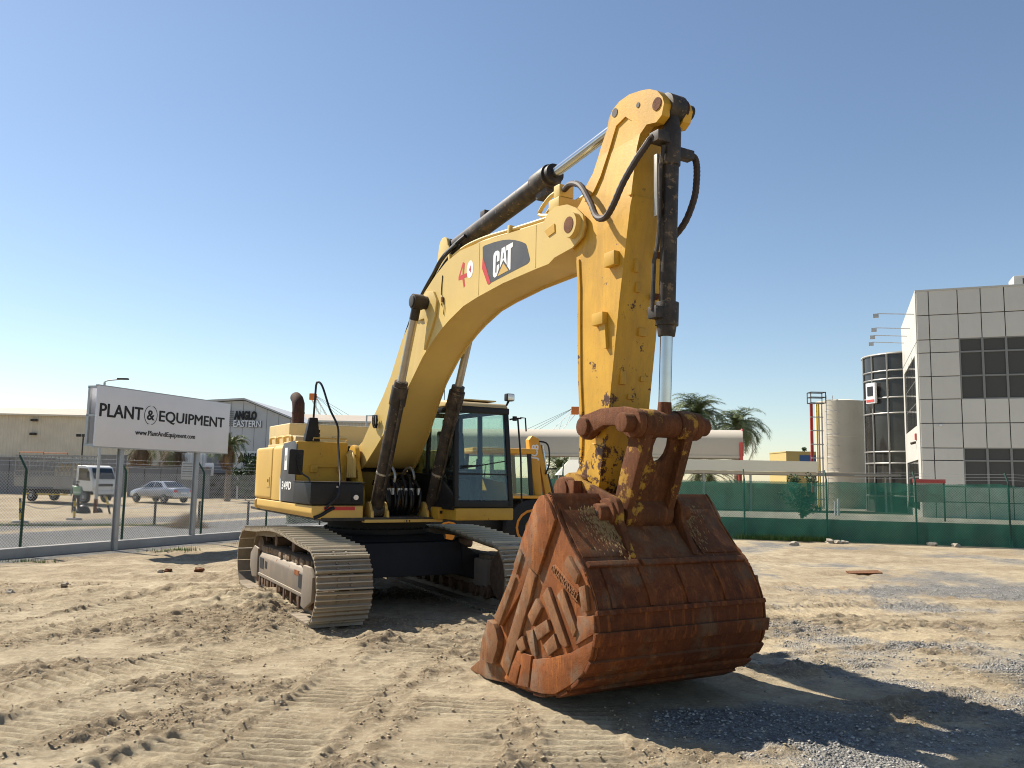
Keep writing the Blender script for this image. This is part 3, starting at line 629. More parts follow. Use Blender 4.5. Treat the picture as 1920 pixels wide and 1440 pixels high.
for x in (3.97, 5.33):
    z0, z1 = (4.27, 4.94) if x < 5 else (4.335, 4.82); b = MB(); b.box((x-.006, -.2935, z0), (x+.006, -.2895, z1)); b.build('weld_seam', MT['boom'], bo)
b = MB(); b.cyl((6.09, -.36, 4.615), (6.09, .36, 4.615), .135, n=24); b.cyl((6.09, -.365, 4.615), (6.09, -.30, 4.615), .085, n=20, mi=1); b.build('boom_tip_pin', [MT['boom'], MT['pinrust']], bo)
b = MB(); b.prism([(5.52, 4.70), (5.72, 4.735), (5.73, 4.64), (5.60, 4.62)], -.30, -.291); b.build('tip_pocket', MT['stick'], bo)
# rod-end bosses of the boom cylinders and the cheek plates behind them
for s in (-1, 1):
    b = MB(); b.prism([(2.05, 4.28), (2.22, 4.52), (2.44, 4.60), (2.66, 4.56), (2.78, 4.42), (2.74, 4.2), (2.62, 4.02), (2.52, 3.90), (2.40, 3.76), (2.46, 4.06), (2.38, 4.22), (2.2, 4.22)], s*.288, s*.325); b.build('cheek_plate', MT['boom'], bo, bevel=.008)
    b = MB(); b.cyl((2.45, s*.29, 4.43), (2.45, s*.545, 4.43), .095, n=22); b.cyl((2.45, s*.545, 4.43), (2.45, s*.56, 4.43), .085, n=18); b.build('rod_pin', MT['dblack'], bo, bevel=.008)
# decal
def flat(name, poly, y, mat, th=.0016): MB().prism(poly, y-th, y).build(name, mat, bo, smooth=0)
DEC = [(4.058, 4.868), (4.108, 4.876), (4.356, 4.859), (4.578, 4.832), (4.729, 4.801), (4.877, 4.757), (5.021, 4.703), (5.117, 4.656), (5.153, 4.593), (5.211, 4.456), (5.197, 4.428), (5.149, 4.413), (4.745, 4.391), (4.287, 4.363), (4.225, 4.491), (4.068, 4.728)]
flat('decal_panel', DEC, -.2905, MT['grey'])
flat('decal_red_stripe', [(4.068, 4.728), (4.086, 4.713), (4.293, 4.365), (4.242, 4.353), (4.21, 4.365), (4.056, 4.594)], -.2925, MT['red'])
for nm, poly in (('decal_letter', [(4.35, 4.687), (4.362, 4.715), (4.406, 4.735), (4.462, 4.729), (4.502, 4.702), (4.506, 4.674), (4.503, 4.595), (4.44, 4.592), (4.445, 4.654), (4.44, 4.678), (4.415, 4.672), (4.41, 4.651), (4.406, 4.475), (4.418, 4.456), (4.438, 4.463), (4.442, 4.547), (4.502, 4.556), (4.499, 4.499), (4.444, 4.418), (4.398, 4.405), (4.362, 4.424), (4.348, 4.454)]),
                 ('decal_letter', [(4.555, 4.734), (4.641, 4.738), (4.661, 4.638), (4.686, 4.503), (4.599, 4.582), (4.516, 4.496), (4.524, 4.554)]),
                 ('decal_letter', [(4.666, 4.74), (4.821, 4.746), (4.822, 4.695), (4.774, 4.682), (4.775, 4.43), (4.759, 4.425), (4.701, 4.483), (4.708, 4.682), (4.668, 4.68)])):
    flat(nm, poly, -.2925, MT['white'])
flat('decal_notch', [(4.595, 4.672), (4.604, 4.672), (4.613, 4.60), (4.582, 4.60)], -.2945, MT['grey'])
flat('decal_triangle', [(4.601, 4.543), (4.728, 4.427), (4.461, 4.409)], -.2925, MT['yellow'])
flat('red_digit', [(3.514, 4.797), (3.564, 4.768), (3.548, 4.626), (3.636, 4.623), (3.631, 4.569), (3.559, 4.574), (3.591, 4.464), (3.553, 4.444), (3.507, 4.566), (3.394, 4.573), (3.394, 4.617)], -.2905, MT['red'])
flat('digit_counter', [(3.512, 4.72), (3.516, 4.625), (3.455, 4.622)], -.2925, MT['boom'])
flat('white_number_spot', [(3.722+.09*math.cos(a*math.pi/10), 4.655+.115*math.sin(a*math.pi/10)) for a in range(20)], -.2905, MT['white'])
o = put('small_digit', text_mesh('4', .12, .002, .001), bo, MT['red'], (3.725, -.293, 4.65), (R_(90), 0, 0))
# pipes along the boom back
def offs(pts, d):
    out = []
    for i, p in enumerate(pts):
        a = Vector(pts[max(i-1, 0)]); c = Vector(pts[min(i+1, len(pts)-1)]); t = (c-a).normalized(); q = Vector(p)+Vector((-t.y, t.x))*d; out.append((q.x, q.y))
    return out
top = offs(BT[2:14], .075)
for y, e in ((-.20, .11), (-.10, .0), (.12, .05)):
    pp = [(x, y, z) for x, z in top]; pp = pp+[(5.25, y, 4.98), (5.45, y, 5.09+e*.2), (5.68, y, 5.12+e*.2)]
    b = MB(); b.tube(bez(pp, 4), .024, n=8); b.build('boom_pipe', MT['boom'], bo)
for i in (2, 4, 6, 9, 12):
    x, z = BT[i+0]; d = (Vector(BT[i+1])-Vector(BT[i-1])).normalized(); a = math.atan2(d.y, d.x)
    m = Matrix.Translation((x, 0, z))@Matrix.Rotation(-a, 4, 'Y'); b = MB(); b.cbox((0, -.05, .06), (.05, .40, .12), M=m); b.build('pipe_clamp', MT['boom'], bo, bevel=.008)
b = MB(); b.box((5.55, -.27, 4.92), (5.76, .1, 5.04)); b.box((5.62, -.25, 5.05), (5.74, -.06, 5.19)); b.build('pipe_block', MT['boom'], bo, bevel=.015)
for k, y in enumerate((-.24, -.17)):
    b = MB(); b.tube(bez([(.5, y-.1, 2.72), (1.05, y, 3.40), (1.45, y, 4.02), (1.9, y, 4.50), (2.5, y, 4.88), (2.9, y, 5.06), (3.2, y, 5.12)], 6), .022, n=8); b.build('boom_hose', MT['hose'], bo)
b = MB(); b.tube(bez([(2.3, -.30, 4.55), (2.12, -.31, 4.42), (2.0, -.32, 4.30), (2.08, -.33, 4.28)], 5), .012, n=6); b.build('loose_wire', MT['hose'], bo)
b = MB(); b.tube(bez([(2.9, -.296, 4.74), (2.88, -.298, 4.5), (2.93, -.298, 4.42), (2.9, -.30, 4.32)], 5), .006, n=5); b.tube(bez([(2.93, -.298, 4.42), (2.99, -.30, 4.3), (2.97, -.30, 4.18)], 5), .005, n=5); b.build('loose_wire', MT['hose'], bo)
b = MB(); b.cbox((2.935, -.305, 4.40), (.05, .02, .06)); b.build('wire_clip', MT['pinrust'], bo)
b = MB(); rs = random.Random(3)
for k in range(9):
    a = rs.uniform(0, 6.28); b.tube(bez([(.86+.05*math.cos(a+t)+.02*t, -.43-.01*k*.4, 2.82+.10*math.sin(a+t)) for t in np.linspace(0, 4.4, 6)], 4), .008, n=5)
b.build('coiled_wire', MT['hose'], bo)
# boom cylinders
for s in (-1, 1):
    y = s*.45; A, B_ = Vector((1.10, y, 1.47)), Vector((2.45, y*1.03, 4.43)); d = (B_-A).normalized(); L = (B_-A).length
    c = MB(); c.cyl((1.10, y-.09, 1.47), (1.10, y+.09, 1.47), .12, n=18); c.cyl(A+d*.05, A+d*1.90, .106, n=24); c.cyl(A+d*1.70, A+d*1.98, .122, n=24); c.cyl(A+d*1.98, A+d*2.06, .10, n=20)
    bc = c.build('boom_cylinder', MT['cylblack'], EX, bevel=.006)
    c = MB(); c.cyl(A+d*2.06, B_-d*.06, .058, n=20); c.build('cylinder_rod', MT['dullrod'], bc)
    c = MB(); c.cyl((2.45, y*1.03-.075, 4.43), (2.45, y*1.03+.075, 4.43), .108, n=20); c.cyl(B_-d*.26, B_-d*.06, .066, n=16); c.build('rod_eye', MT['dblack'], bc)
    c = MB(); n_ = Vector((d.z, 0, -d.x)); c.tube([A+d*.25+n_*.14, A+d*.3+n_*.155, A+d*1.75+n_*.155, A+d*1.82+n_*.13], .018, n=7); c.build('cylinder_pipe', MT['cylblack'], bc)
    c = MB(); c.lathe([(-.015, .111), (.015, .111)], (0, 0, 0), axis='z', n=20); o = c.build('hose_band', MT['dullrod'], bc); o.location = A+d*.62; o.rotation_euler = d.to_track_quat('Z', 'Y').to_euler()
# stick cylinder on top of the boom
A, B_ = Vector((2.62, 0, 5.22)), Vector((6.66, 0, 5.66)); d = (B_-A).normalized()
c = MB(); c.cyl((A.x, -.11, A.z), (A.x, .11, A.z), .14, n=18); c.cyl(A+d*.06, A+d*2.50, .122, n=28); c.cyl(A+d*2.28, A+d*2.58, .145, n=28); c.cyl(A+d*2.58, A+d*2.66, .12, n=24)
c.cbox((0, 0, 0), (.24, .12, .10), M=Matrix.Translation(A+d*2.45+Vector((0, 0, -.17)))); c.cbox((0, 0, 0), (.12, .10, .10), M=Matrix.Translation(A+d*.95+Vector((0, 0, .15))))
sc = c.build('stick_cylinder', MT['cylblack'], EX, bevel=.006)
c = MB(); c.cyl(A+d*2.66, B_, .060, n=24); c.build('cylinder_rod', MT['chrome'], sc)
for s in (-1, 1):
    c = MB(); c.prism([(2.35, 4.70), (2.90, 4.88), (2.80, 5.20)]+arc(2.62, 5.22, .15, 0, 180, 7)+[(2.42, 5.0)], s*.13, s*.17); c.build('cylinder_lug', MT['boom'], bo, bevel=.01)
c = MB(); c.tube(bez([(3.3, -.16, 5.22), (3.05, -.2, 5.14), (2.75, -.24, 5.02), (2.4, -.22, 4.84), (2.05, -.2, 4.62), (1.7, -.2, 4.28)], 6), .03, n=8); c.build('cylinder_hose', MT['hose'], bo)

# --- stick
SP = [(7.144, 5.67), (7.264, 5.635), (7.38, 5.57), (7.455, 5.48), (7.478, 5.41), (7.44, 5.31), (7.36, 5.27), (7.22, 5.30), (7.12, 5.24), (7.075, 5.12), (7.0, 4.69), (6.915, 4.31), (6.858, 4.0), (6.80, 3.68), (6.763, 3.43), (6.645, 2.66), (6.52, 1.92), (6.44, 1.78), (6.30, 1.71), (6.14, 1.73), (6.04, 1.83), (6.05, 1.98), (6.16, 2.10), (6.185, 2.52), (6.142, 3.0), (6.123, 3.55), (6.118, 3.95), (6.07, 4.30), (5.95, 4.44), (5.90, 4.60), (5.95, 4.76), (6.10, 4.86), (6.20, 4.96), (6.363, 5.10), (6.497, 5.33), (6.60, 5.48), (6.63, 5.58), (6.69, 5.65), (6.80, 5.695), (6.96, 5.705)]
def stw(z): return .26-.085*min(1, max(0, (z-4.6)/.75))
def tzp(p): f = (.26-stw(p[1]))/.08; return (p[0]-.095*f, p[1]+.057*f)
def stick_mesh(b, nm, mats, bevel=.006):
    me = b.mesh(nm, mats); bm = bmesh.new(); bm.from_mesh(me)
    for cz in (4.6, 5.0, 5.3): bmesh.ops.bisect_plane(bm, geom=bm.verts[:]+bm.edges[:]+bm.faces[:], plane_co=(0, 0, cz), plane_no=(0, 0, 1))
    for v in bm.verts: v.co.y *= stw(v.co.z)/.26
    bm.to_mesh(me); bm.free(); me.set_sharp_from_angle(angle=R_(35)); return me
SP = [tzp(p) for p in SP]
b = MB(); b.prism(inset([(6.98, 5.71), (7.07, 5.60), (7.08, 5.38)]+SP[8:], .012), -.235, .235); b.prism(SP[10:28]+[(6.3, 4.4), (6.7, 4.5)], -.245, .245)
RIM = [tzp(p) for p in [(6.94, 4.70), (7.02, 5.12), (7.0, 5.42), (6.90, 5.50), (6.75, 5.46), (6.62, 5.24), (6.49, 5.02), (6.38, 4.90), (6.22, 4.84)]]
for s in (-1, 1): b.prism(SP[:11]+RIM+SP[32:], s*.236, s*.262)
for s in (-1, 1): b.prism([(6.97, 5.72)]+SP[:9]+[(6.98, 5.26)], s*.125, s*.237)
st = put('stick', stick_mesh(b, 'stick', MT['armpaint']), EX)
for s in (-1, 1):
    b = MB(); b.prism(strip([(6.165, 2.15), (6.185, 2.52), (6.142, 3.0), (6.123, 3.55), (6.118, 3.95), (6.09, 4.25)], .05), s*.244, s*.262); b.prism(SP[16:23]+[(6.40, 2.35), (6.58, 2.30)], s*.243, s*.262); b.build('stick_edge_plate', MT['armpaint'], st, bevel=.004, seg=1)
b = MB(); b.cyl((7.28, -.184, 5.50), (7.28, .184, 5.50), .062, n=20); b.build('cylinder_pin', MT['pinrust'], st)
b = MB(); b.cyl((6.63, -.182, 5.665), (6.63, .182, 5.665), .045, n=16); b.cyl((7.0, -.182, 5.60), (7.0, .182, 5.60), .026, n=14); b.build('stick_top_pin', MT['dblack'], st)
for (x, z, dx, dz) in ((6.72, 4.12, .16, .14), (6.53, 3.56, .18, .12)):
    b = MB(); b.prism([(x-dx/2, z-dz/2), (x+dx/2, z-dz/2), (x+dx/2, z+dz/2), (x-dx/2, z+dz/2)], -.31, -.244); b.build('bracket_tab', MT['stick'], st, bevel=.006)
    if z < 4: b = MB(); b.prism([(x+dx/2-.10, z-dz/2), (x+dx/2, z-dz/2), (x+dx/2+.02, z-.30), (x+dx/2-.02, z-.30)], -.28, -.244); b.build('bracket_rib', MT['stick'], st)
for (y, z, w_, h_) in ((-.10, 4.05, .05, .13), (-.05, 3.85, .05, .10), (.06, 3.43, .10, .08), (-.12, 2.98, .07, .14), (.12, 2.98, .05, .05), (.0, 2.80, .08, .05), (-.02, 2.60, .03, .15)):
    xx = np.interp(z, [1.92, 2.66, 3.43, 3.68, 4.0, 4.31], [6.52, 6.645, 6.763, 6.80, 6.858, 6.915]); b = MB(); b.cbox((xx+.004, y, z), (.03, w_, h_)); b.build('weld_pad', MT['armpaint'], st, bevel=.005)
# front-face clips and steel line
for z in (4.18, 3.78): b = MB(); b.cbox((np.interp(z, [3.43, 4.31], [6.763, 6.915])+.03, .16, z), (.08, .07, .05)); b.build('line_clip', MT['pinrust'], st, bevel=.006)

# --- bucket cylinder
A, B_ = Vector((7.285, 0, 5.50)), Vector((7.165, 0, 2.51)); d = (B_-A).normalized()
c = MB(); c.cyl((A.x, -.09, A.z), (A.x, .09, A.z), .125, n=24); c.cyl(A, A+d*1.92, .078, n=28); c.cyl(A+d*.20, A+d*.56, .092, n=28)
c.cyl(A+d*1.86, A+d*2.08, .108, n=24); c.cyl(A+d*2.06, A+d*2.18, .094, .078, n=24)
c.cbox((0, 0, 0), (.13, .22, .10), M=Matrix.Translation(A+d*.34+Vector((0, -.10, .02)))); c.cbox((0, 0, 0), (.10, .22, .09), M=Matrix.Translation(A+d*.42+Vector((0, .14, 0))))
c.cbox((0, 0, 0), (.12, .14, .11), M=Matrix.Translation(A+d*1.97+Vector((0, -.11, 0))))
kc = c.build('bucket_cylinder', MT['cylblack'], EX, bevel=.006)
c = MB(); c.cyl((A.x, .09, A.z), (A.x, .13, A.z), .105, n=20); c.build('cylinder_bushing', MT['exhaust'], kc)
c = MB(); c.cyl((A.x, .175, A.z), (A.x, .225, A.z), .075, n=16); c.build('pin_cap', MT['dblack'], kc)
c = MB(); c.cyl(A+d*2.15, A+d*2.85, .058, n=28); c.build('cylinder_rod', MT['chrome'], kc)
c = MB(); c.cyl(A+d*2.79, A+d*2.97, .061, .075, n=20); c.build('rod_collar', MT['pinrust'], kc)
c = MB(); c.tube([A+Vector((.02, -.115, -.40)), A+d*.58+Vector((0, -.12, 0)), A+d*1.2+Vector((0, -.12, 0)), A+d*1.35+Vector((0, -.135, 0)), A+d*1.5+Vector((0, -.17, 0)), A+d*1.95+Vector((0, -.175, 0))], .020, n=8); c.build('cylinder_pipe', MT['cylblack'], kc)
c = MB(); c.box((7.17, -.128, 4.45), (7.22, -.095, 5.05)); c.build('pipe_cover', MT['dullrod'], kc, bevel=.008)
# hose guards: near one curls down to the boom tip, far one hangs beyond
P = bez([(5.76, -.20, 5.12), (5.95, -.24, 5.12), (6.22, -.30, 5.0), (6.45, -.34, 4.75), (6.60, -.37, 4.56), (6.78, -.40, 4.50), (6.90, -.40, 4.58), (7.0, -.36, 4.78), (7.10, -.29, 4.98), (7.18, -.24, 5.10), (7.21, -.205, 5.17), (7.25, -.19, 5.19)], 7)
c = MB(); c.tube(P, [.034 if i % 2 else .031 for i in range(len(P))], n=9); c.build('hose', MT['cover'], kc)
P = bez([(7.27, .22, 5.09), (7.27, .29, 5.08), (7.27, .32, 5.0), (7.26, .325, 4.85), (7.24, .31, 4.68), (7.17, .25, 4.45), (7.02, .18, 4.28)], 8)
c = MB(); c.tube(P, [.034 if i % 2 else .031 for i in range(len(P))], n=9); c.build('hose', MT['cover'], kc)

# --- linkage
for s in (-1, 1):
    b = MB(); b.prism(arc(6.45, 2.50, .125, 80, 300, 9)+[(6.56, 2.44), (6.75, 2.50), (6.95, 2.49), (7.04, 2.42)]+arc(7.165, 2.505, .135, 240, 420, 9)+[(7.05, 2.66), (6.70, 2.665)], s*.30, s*.385); il = b.build('idler_link', MT['pinrust'], EX, bevel=.014)
    b = MB(); b.cyl((6.45, s*.36, 2.50), (6.45, s*.43, 2.50), .092, n=18); b.build('link_pin', MT['pinrust'], il, bevel=.012); b = MB(); b.cyl((7.165, s*.36, 2.505), (7.165, s*.50, 2.505), .088, n=18); b.build('link_pin', MT['pinrust'], il, bevel=.012)
b = MB(); b.cyl((6.45, -.31, 2.50), (6.45, .31, 2.50), .085, n=18); b.build('stick_link_boss', MT['pinrust'], st)
b = MB(); b.cyl((7.165, -.30, 2.505), (7.165, -.115, 2.505), .135, n=24); b.cyl((7.165, .115, 2.505), (7.165, .30, 2.505), .135, n=24)
ax = Vector((6.84, 0, 1.69))-Vector((7.165, 0, 2.505)); al = math.atan2(-ax.x, -ax.z)
m = Matrix.Translation((7.165, 0, 2.505))@Matrix.Rotation(al, 4, 'Y')
b.prism([(-.215, -.85), (.215, -.85), (.215, .0), (.12, .0)]+[(.095*math.cos(R_(a)), -.20+.16*math.sin(R_(a))) for a in (30, 0, -30, -60, -90, -120, -150, -180, -210)]+[(-.12, .0), (-.215, .0)], -.02, .04, plane='yz', M=m)
for s in (-1, 1): b.prism([(s*.20, -.85), (s*.275, -.85), (s*.29, -.45), (s*.285, .0), (s*.19, 0)], -.10, .115, plane='yz', M=m)
b.cyl((6.84, -.275, 1.69), (6.84, .275, 1.69), .145, n=24)
pl_ = b.build('power_link', MT['linkrust'], EX, bevel=.012)
b = MB(); b.cyl((7.165, -.11, 2.505), (7.165, .11, 2.505), .12, n=22); b.build('rod_eye', MT['pinrust'], kc)
# --- bucket
BKB = [(6.70, 1.865), (6.76, 1.80), (6.845, 1.665), (7.042, 1.445), (7.245, 1.255), (7.31, 1.16), (7.39, 1.04), (7.44, .90), (7.45, .743), (7.405, .56), (7.32, .44), (7.20, .33), (7.05, .225), (6.88, .15), (6.63, .10), (6.3, .075), (5.95, .072), (5.62, .09)]
MOUTH = [(5.56, .20), (5.605, .357), (5.72, .60), (5.875, .697), (6.156, 1.157), (6.291, 1.427), (6.503, 1.753), (6.60, 1.84)]
b = MB(); b.prism(strip(BKB, .032), -.918, .918)
b.prism([(6.70, 1.85), (6.60, 1.84), (6.44, 1.62), (6.52, 1.56), (6.80, 1.68)], -.918, .918)
bk = b.build('bucket', MT['rust'], EX, smooth=50)
for s in (-1, 1):
    b = MB(); b.prism(BKB+MOUTH, s*.918, s*.955); sp = b.build('side_plate', MT['rustside'], bk, bevel=.008)
    def wear(nm, poly, h, mat=MT['rustbar'], bev=.006): return MB().prism(poly, s*.956, s*(.956+h)).build(nm, mat, bk, bevel=bev, smooth=30)
    wear('cheek_plate', [(6.668, 1.849), (6.76, 1.78), (6.864, 1.637), (6.582, 1.13), (6.446, 1.185), (6.328, .975), (5.95, .577), (5.884, .699), (6.165, 1.157), (6.299, 1.428), (6.511, 1.753), (6.6, 1.835)], .034, MT['rustside'])
    wear('side_protector', [(6.193, 1.181), (6.288, 1.341), (6.345, 1.293), (6.248, 1.096)], .055)
    wear('side_protector', [(6.173, 1.1), (6.235, 1.066), (5.936, .585), (5.84, .648)], .055)
    wear('side_cutter', [(5.732, .609), (5.85, .59), (5.906, .541), (5.95, .45), (5.93, .36), (5.843, .208), (5.589, .203), (5.614, .373)], .07)
    for p in ([(6.446, 1.185), (6.556, 1.113), (6.455, .879), (6.085, .15), (5.949, .229), (6.289, .885)], [(6.574, .923), (6.668, .854), (6.515, .668), (6.432, .751)], [(6.765, 1.049), (7.09, .606), (7.044, .573), (6.972, .598), (6.678, .964)], [(6.999, 1.064), (7.214, .754), (7.169, .684), (6.916, .994)], [(6.759, .767), (6.812, .675), (6.611, .561), (6.542, .658)], [(6.529, .643), (6.588, .422), (6.523, .41), (6.409, .609)], [(6.874, .666), (6.937, .553), (6.792, .461), (6.702, .537)], [(6.342, .556), (6.414, .458), (6.319, .399), (6.232, .481)], [(7.076, 1.347), (7.235, 1.205), (7.196, 1.12), (7.018, 1.276)], [(7.331, 1.13), (7.377, .93), (7.29, .911), (7.242, 1.1)]):
        wear('wear_bar', p, .038)
    wear('name_plate', [(6.836, 1.251), (7.197, 1.056), (7.153, .974), (6.8, 1.154)], .010, MT['rustside'], .002)
    wear('heel_plate', [(6.249, .407), (6.496, .405), (6.45, .12), (6.26, .10), (6.323, .289), (6.195, .32)], .03, MT['rustside'])
    wear('heel_plate', [(6.195, .32), (6.303, .285), (6.226, .10), (6.012, .11)], .03, MT['rustside'])
    wear('heel_plate', [(6.524, .383), (6.78, .439), (7.114, .547), (7.444, .705), (7.41, .575), (7.30, .42), (7.16, .31), (6.885, .161), (6.66, .115), (6.477, .105)], .028, MT['rustside'])
    wear('heel_plate', [(7.20, .86), (7.435, .90), (7.446, .76), (7.18, .62)], .02, MT['rustside'])
rs = random.Random(15)
for s in (-1, 1):
    pp = [(p[0], s*.945, p[1]) for p in bez([(a, c, 0) for a, c in BKB], 8)]; b = MB(); b.tube(pp, [.009*rs.uniform(.6, 1.5) for _ in pp], n=6); b.build('weld_bead', MT['rust'], bk)
me = text_mesh('GUANGWELL', .078, .002, .006, spacing=1.0)
put('raised_lettering', me, bk, MT['rustbar'], (6.997, -.968, 1.108), (R_(90), R_(28.3), 0))
# teeth and adapters along the lip
b = MB(); b.box((5.55, -.95, .055), (5.98, .95, .105)); b.build('cutting_edge', MT['rustbar'], bk, bevel=.012)
for y in (-.87, -.44, 0, .44, .87):
    b = MB(); b.prism([(5.95, .195), (5.62, .215), (5.45, .175), (5.43, .03), (5.60, .012), (5.95, .05)], y-.085, y+.085); ad = b.build('tooth_adapter', MT['rustbar'], bk, bevel=.018)
    b = MB(); b.hexa([(5.19, y-.05, .015), (5.47, y-.075, .015), (5.47, y+.075, .015), (5.19, y+.05, .015), (5.19, y-.05, .035), (5.47, y-.075, .18), (5.47, y+.075, .18), (5.19, y+.05, .035)]); b.build('tooth_point', MT['rustbar'], ad, bevel=.01)
# back of the bucket: ledges, vertical strips and raised wear bands that follow the curve
BC = np.array(BKB); bs = np.r_[0, np.cumsum(np.hypot(*np.diff(BC, axis=0).T))]
def bpt(s): return np.array([np.interp(s, bs, BC[:, 0]), np.interp(s, bs, BC[:, 1])])
def band(nm, s0, s1, h, y0, y1, mat=MT['rust'], n=5, bev=.006):
    ss = np.linspace(s0, s1, n+1); lo = []; hi = []
    for s in ss:
        p = bpt(s); t = bpt(s+.01)-bpt(s-.01); t /= np.hypot(*t); nrm = np.array((-t[1], t[0])); lo.append(tuple(p-nrm*.004)); hi.append(tuple(p+nrm*h))
    return MB().prism(lo+hi[::-1], y0, y1).build(nm, mat, bk, bevel=bev, smooth=40)
def s_at(z, front=True):
    zz = BC[:13, 1][::-1]; return float(np.interp(z, zz, bs[:13][::-1]))
band('back_ledge', s_at(1.29), s_at(1.25), .028, -.90, -.36); band('back_ledge', s_at(1.29), s_at(1.25), .028, -.32, .90)
for y in (-.76, -.36, .06, .50): band('back_strip', s_at(1.24), s_at(.94), .016, y-.022, y+.022)
band('back_ledge', s_at(.93), s_at(.895), .03, -.955, .955)
for z0, z1, h in ((.76, .655, .032), (.53, .44, .030), (.36, .28, .028)): band('wear_band', s_at(z0), s_at(z1), h, -.985, .985, MT['rust'], 4)
sb_ = s_at(.20); band('wear_band', sb_, sb_+.18, .026, -.97, .97, MT['rust'], 4); band('wear_band', sb_+.36, sb_+.56, .024, -.97, .97, MT['rust'], 4)
band('upper_back_plate', s_at(1.72), s_at(1.33), .012, -.90, -.42); band('upper_back_plate', s_at(1.72), s_at(1.33), .012, .45, .90)
for s in (-1, 1):
    ear = arc(6.226, 1.891, .17, 40, 250, 10)+[(6.34, 1.72), (6.6, 1.66), (6.9, 1.50), (7.16, 1.28), (7.185, 1.33), (7.08, 1.50)]+arc(6.84, 1.69, .175, -15, 55, 5)
    b = MB(); b.prism(ear, s*.335, s*.40); e_ = b.build('hinge_ear', MT['linkrust'], bk, bevel=.014)
    b = MB(); b.cyl((6.226, s*.30, 1.891), (6.226, s*.50, 1.891), .125, n=24); b.cyl((6.226, s*.50, 1.891), (6.226, s*.52, 1.891), .112, n=24); b.cbox((6.38, s*.45, 1.90), (.11, .10, .16)); b.build('hinge_pin', MT['pinrust'], e_, bevel=.008)
    b = MB(); b.cyl((6.84, s*.40, 1.69), (6.84, s*.43, 1.69), .135, n=22); b.cyl((6.84, s*.40, 1.69), (6.84, s*.53, 1.69), .088, n=20); b.cyl((6.84, s*.53, 1.69), (6.84, s*.536, 1.69), .035, n=12, mi=1); b.build('hinge_pin', [MT['pinrust'], MT['undercar']], e_, bevel=.008)
b = MB(); b.box((6.70, -.335, 1.36), (7.02, .335, 1.42)); b.prism([(6.75, 1.72), (7.15, 1.34), (7.12, 1.31), (6.72, 1.69)], -.334, .334); b.build('ear_web', MT['rust'], bk, bevel=.008)
b = MB(); b.cyl((6.226, -.33, 1.891), (6.226, .33, 1.891), .15, n=24); b.build('stick_end_boss', MT['linkrust'], st)

# dried mud splashed round the ears
rs = random.Random(77); b = MB()
for k in range(1500):
    sd = rs.choice((-1, -1, -1, 1)); y = sd*(.40+abs(rs.gauss(0, .13))); z = 1.74-abs(rs.gauss(0, .16)); 
    if z < 1.30: continue
    p = bpt(s_at(z)); t_ = bpt(s_at(z)+.01)-bpt(s_at(z)-.01); t_ /= np.hypot(*t_); nn = (-t_[1], t_[0]); r = rs.uniform(.003, .008)
    c = Vector((p[0]+nn[0]*.014, y, p[1]+nn[1]*.014)); u = Vector((t_[0], 0, t_[1])); v = Vector((0, 1, 0)); w = Vector((nn[0], 0, nn[1]))
    b.add([c+u*r*4.0, c+v*r, c-u*r*2.6, c-v*r, c+w*r*.5], [(0, 1, 4), (1, 2, 4), (2, 3, 4), (3, 0, 4)])
tag(b.build('mud_crust', simple('dried_mud', (.27, .17, .07), .95, 0, .3, 30), bk, fix=False, smooth=0), kind='stuff')
# --- cab
CB = empty('cab', (0, 0, 0)); CB.parent = EX
def bar(nm, a, c, w, d, mat=None, bev=.012):
    a, c = Vector(a), Vector(c); z = (c-a).normalized(); L = (c-a).length
    x = Vector((1, 0, 0)) if abs(z.x) < .9 else Vector((0, 0, 1)); y = z.cross(x).normalized(); x = y.cross(z)
    m = Matrix((x, y, z)).transposed().to_4x4(); m.translation = a
    b = MB(); b.box((-w/2, -d/2, 0), (w/2, d/2, L), M=m); return b.build(nm, mat or MT['black'], CB, bevel=bev)
# floor and lower shell
b = MB(); b.box((.05, .46, 1.50), (1.84, 1.46, 1.58)); b.build('cab_floor', MT['black'], CB, bevel=.01)
b = MB(); b.prism([(1.90, 1.545), (1.90, 1.64), (1.84, 1.64), (1.84, 1.545)], .47, 1.48); b.build('front_lower_panel', MT['black'], CB, bevel=.006)
b = MB(); b.prism([(.05, 1.55), (1.84, 1.55), (1.86, 1.72), (1.30, 2.02), (.05, 2.06)], .462, .50); b.build('right_lower_panel', MT['black'], CB, bevel=.008)
b = MB(); b.prism([(.05, 1.55), (1.86, 1.55), (1.87, 1.90), (.05, 2.06)], 1.44, 1.475); b.build('door_lower_panel', MT['stick'], CB, bevel=.008)
b = MB(); b.box((.05, .50, 1.56), (.10, 1.44, 2.05)); b.build('rear_lower_panel', MT['black'], CB)
# pillars
bar('front_pillar', (1.875, .505, 1.56), (1.74, .53, 3.06), .075, .07); bar('front_pillar', (1.875, 1.44, 1.56), (1.74, 1.395, 3.06), .075, .075)
bar('side_pillar', (.85, .49, 1.95), (.85, .51, 3.08), .09, .05); bar('side_pillar', (.85, 1.455, 1.56), (.85, 1.415, 3.08), .10, .05)
bar('rear_pillar', (.10, .50, 1.56), (.14, .53, 3.06), .10, .07); bar('rear_pillar', (.10, 1.44, 1.56), (.14, 1.40, 3.06), .10, .07)
b = MB(); b.box((1.66, .49, 2.97), (1.80, 1.44, 3.075)); b.build('front_header', MT['black'], CB, bevel=.02)
b = MB(); b.box((.10, .495, 2.99), (1.70, .545, 3.07)); b.build('side_header', MT['black'], CB, bevel=.012)
b = MB(); b.box((.10, 1.39, 2.99), (1.70, 1.44, 3.07)); b.build('side_header', MT['black'], CB, bevel=.012)
b = MB(); b.box((.08, .53, 2.99), (.17, 1.40, 3.07)); b.build('rear_header', MT['black'], CB, bevel=.012)
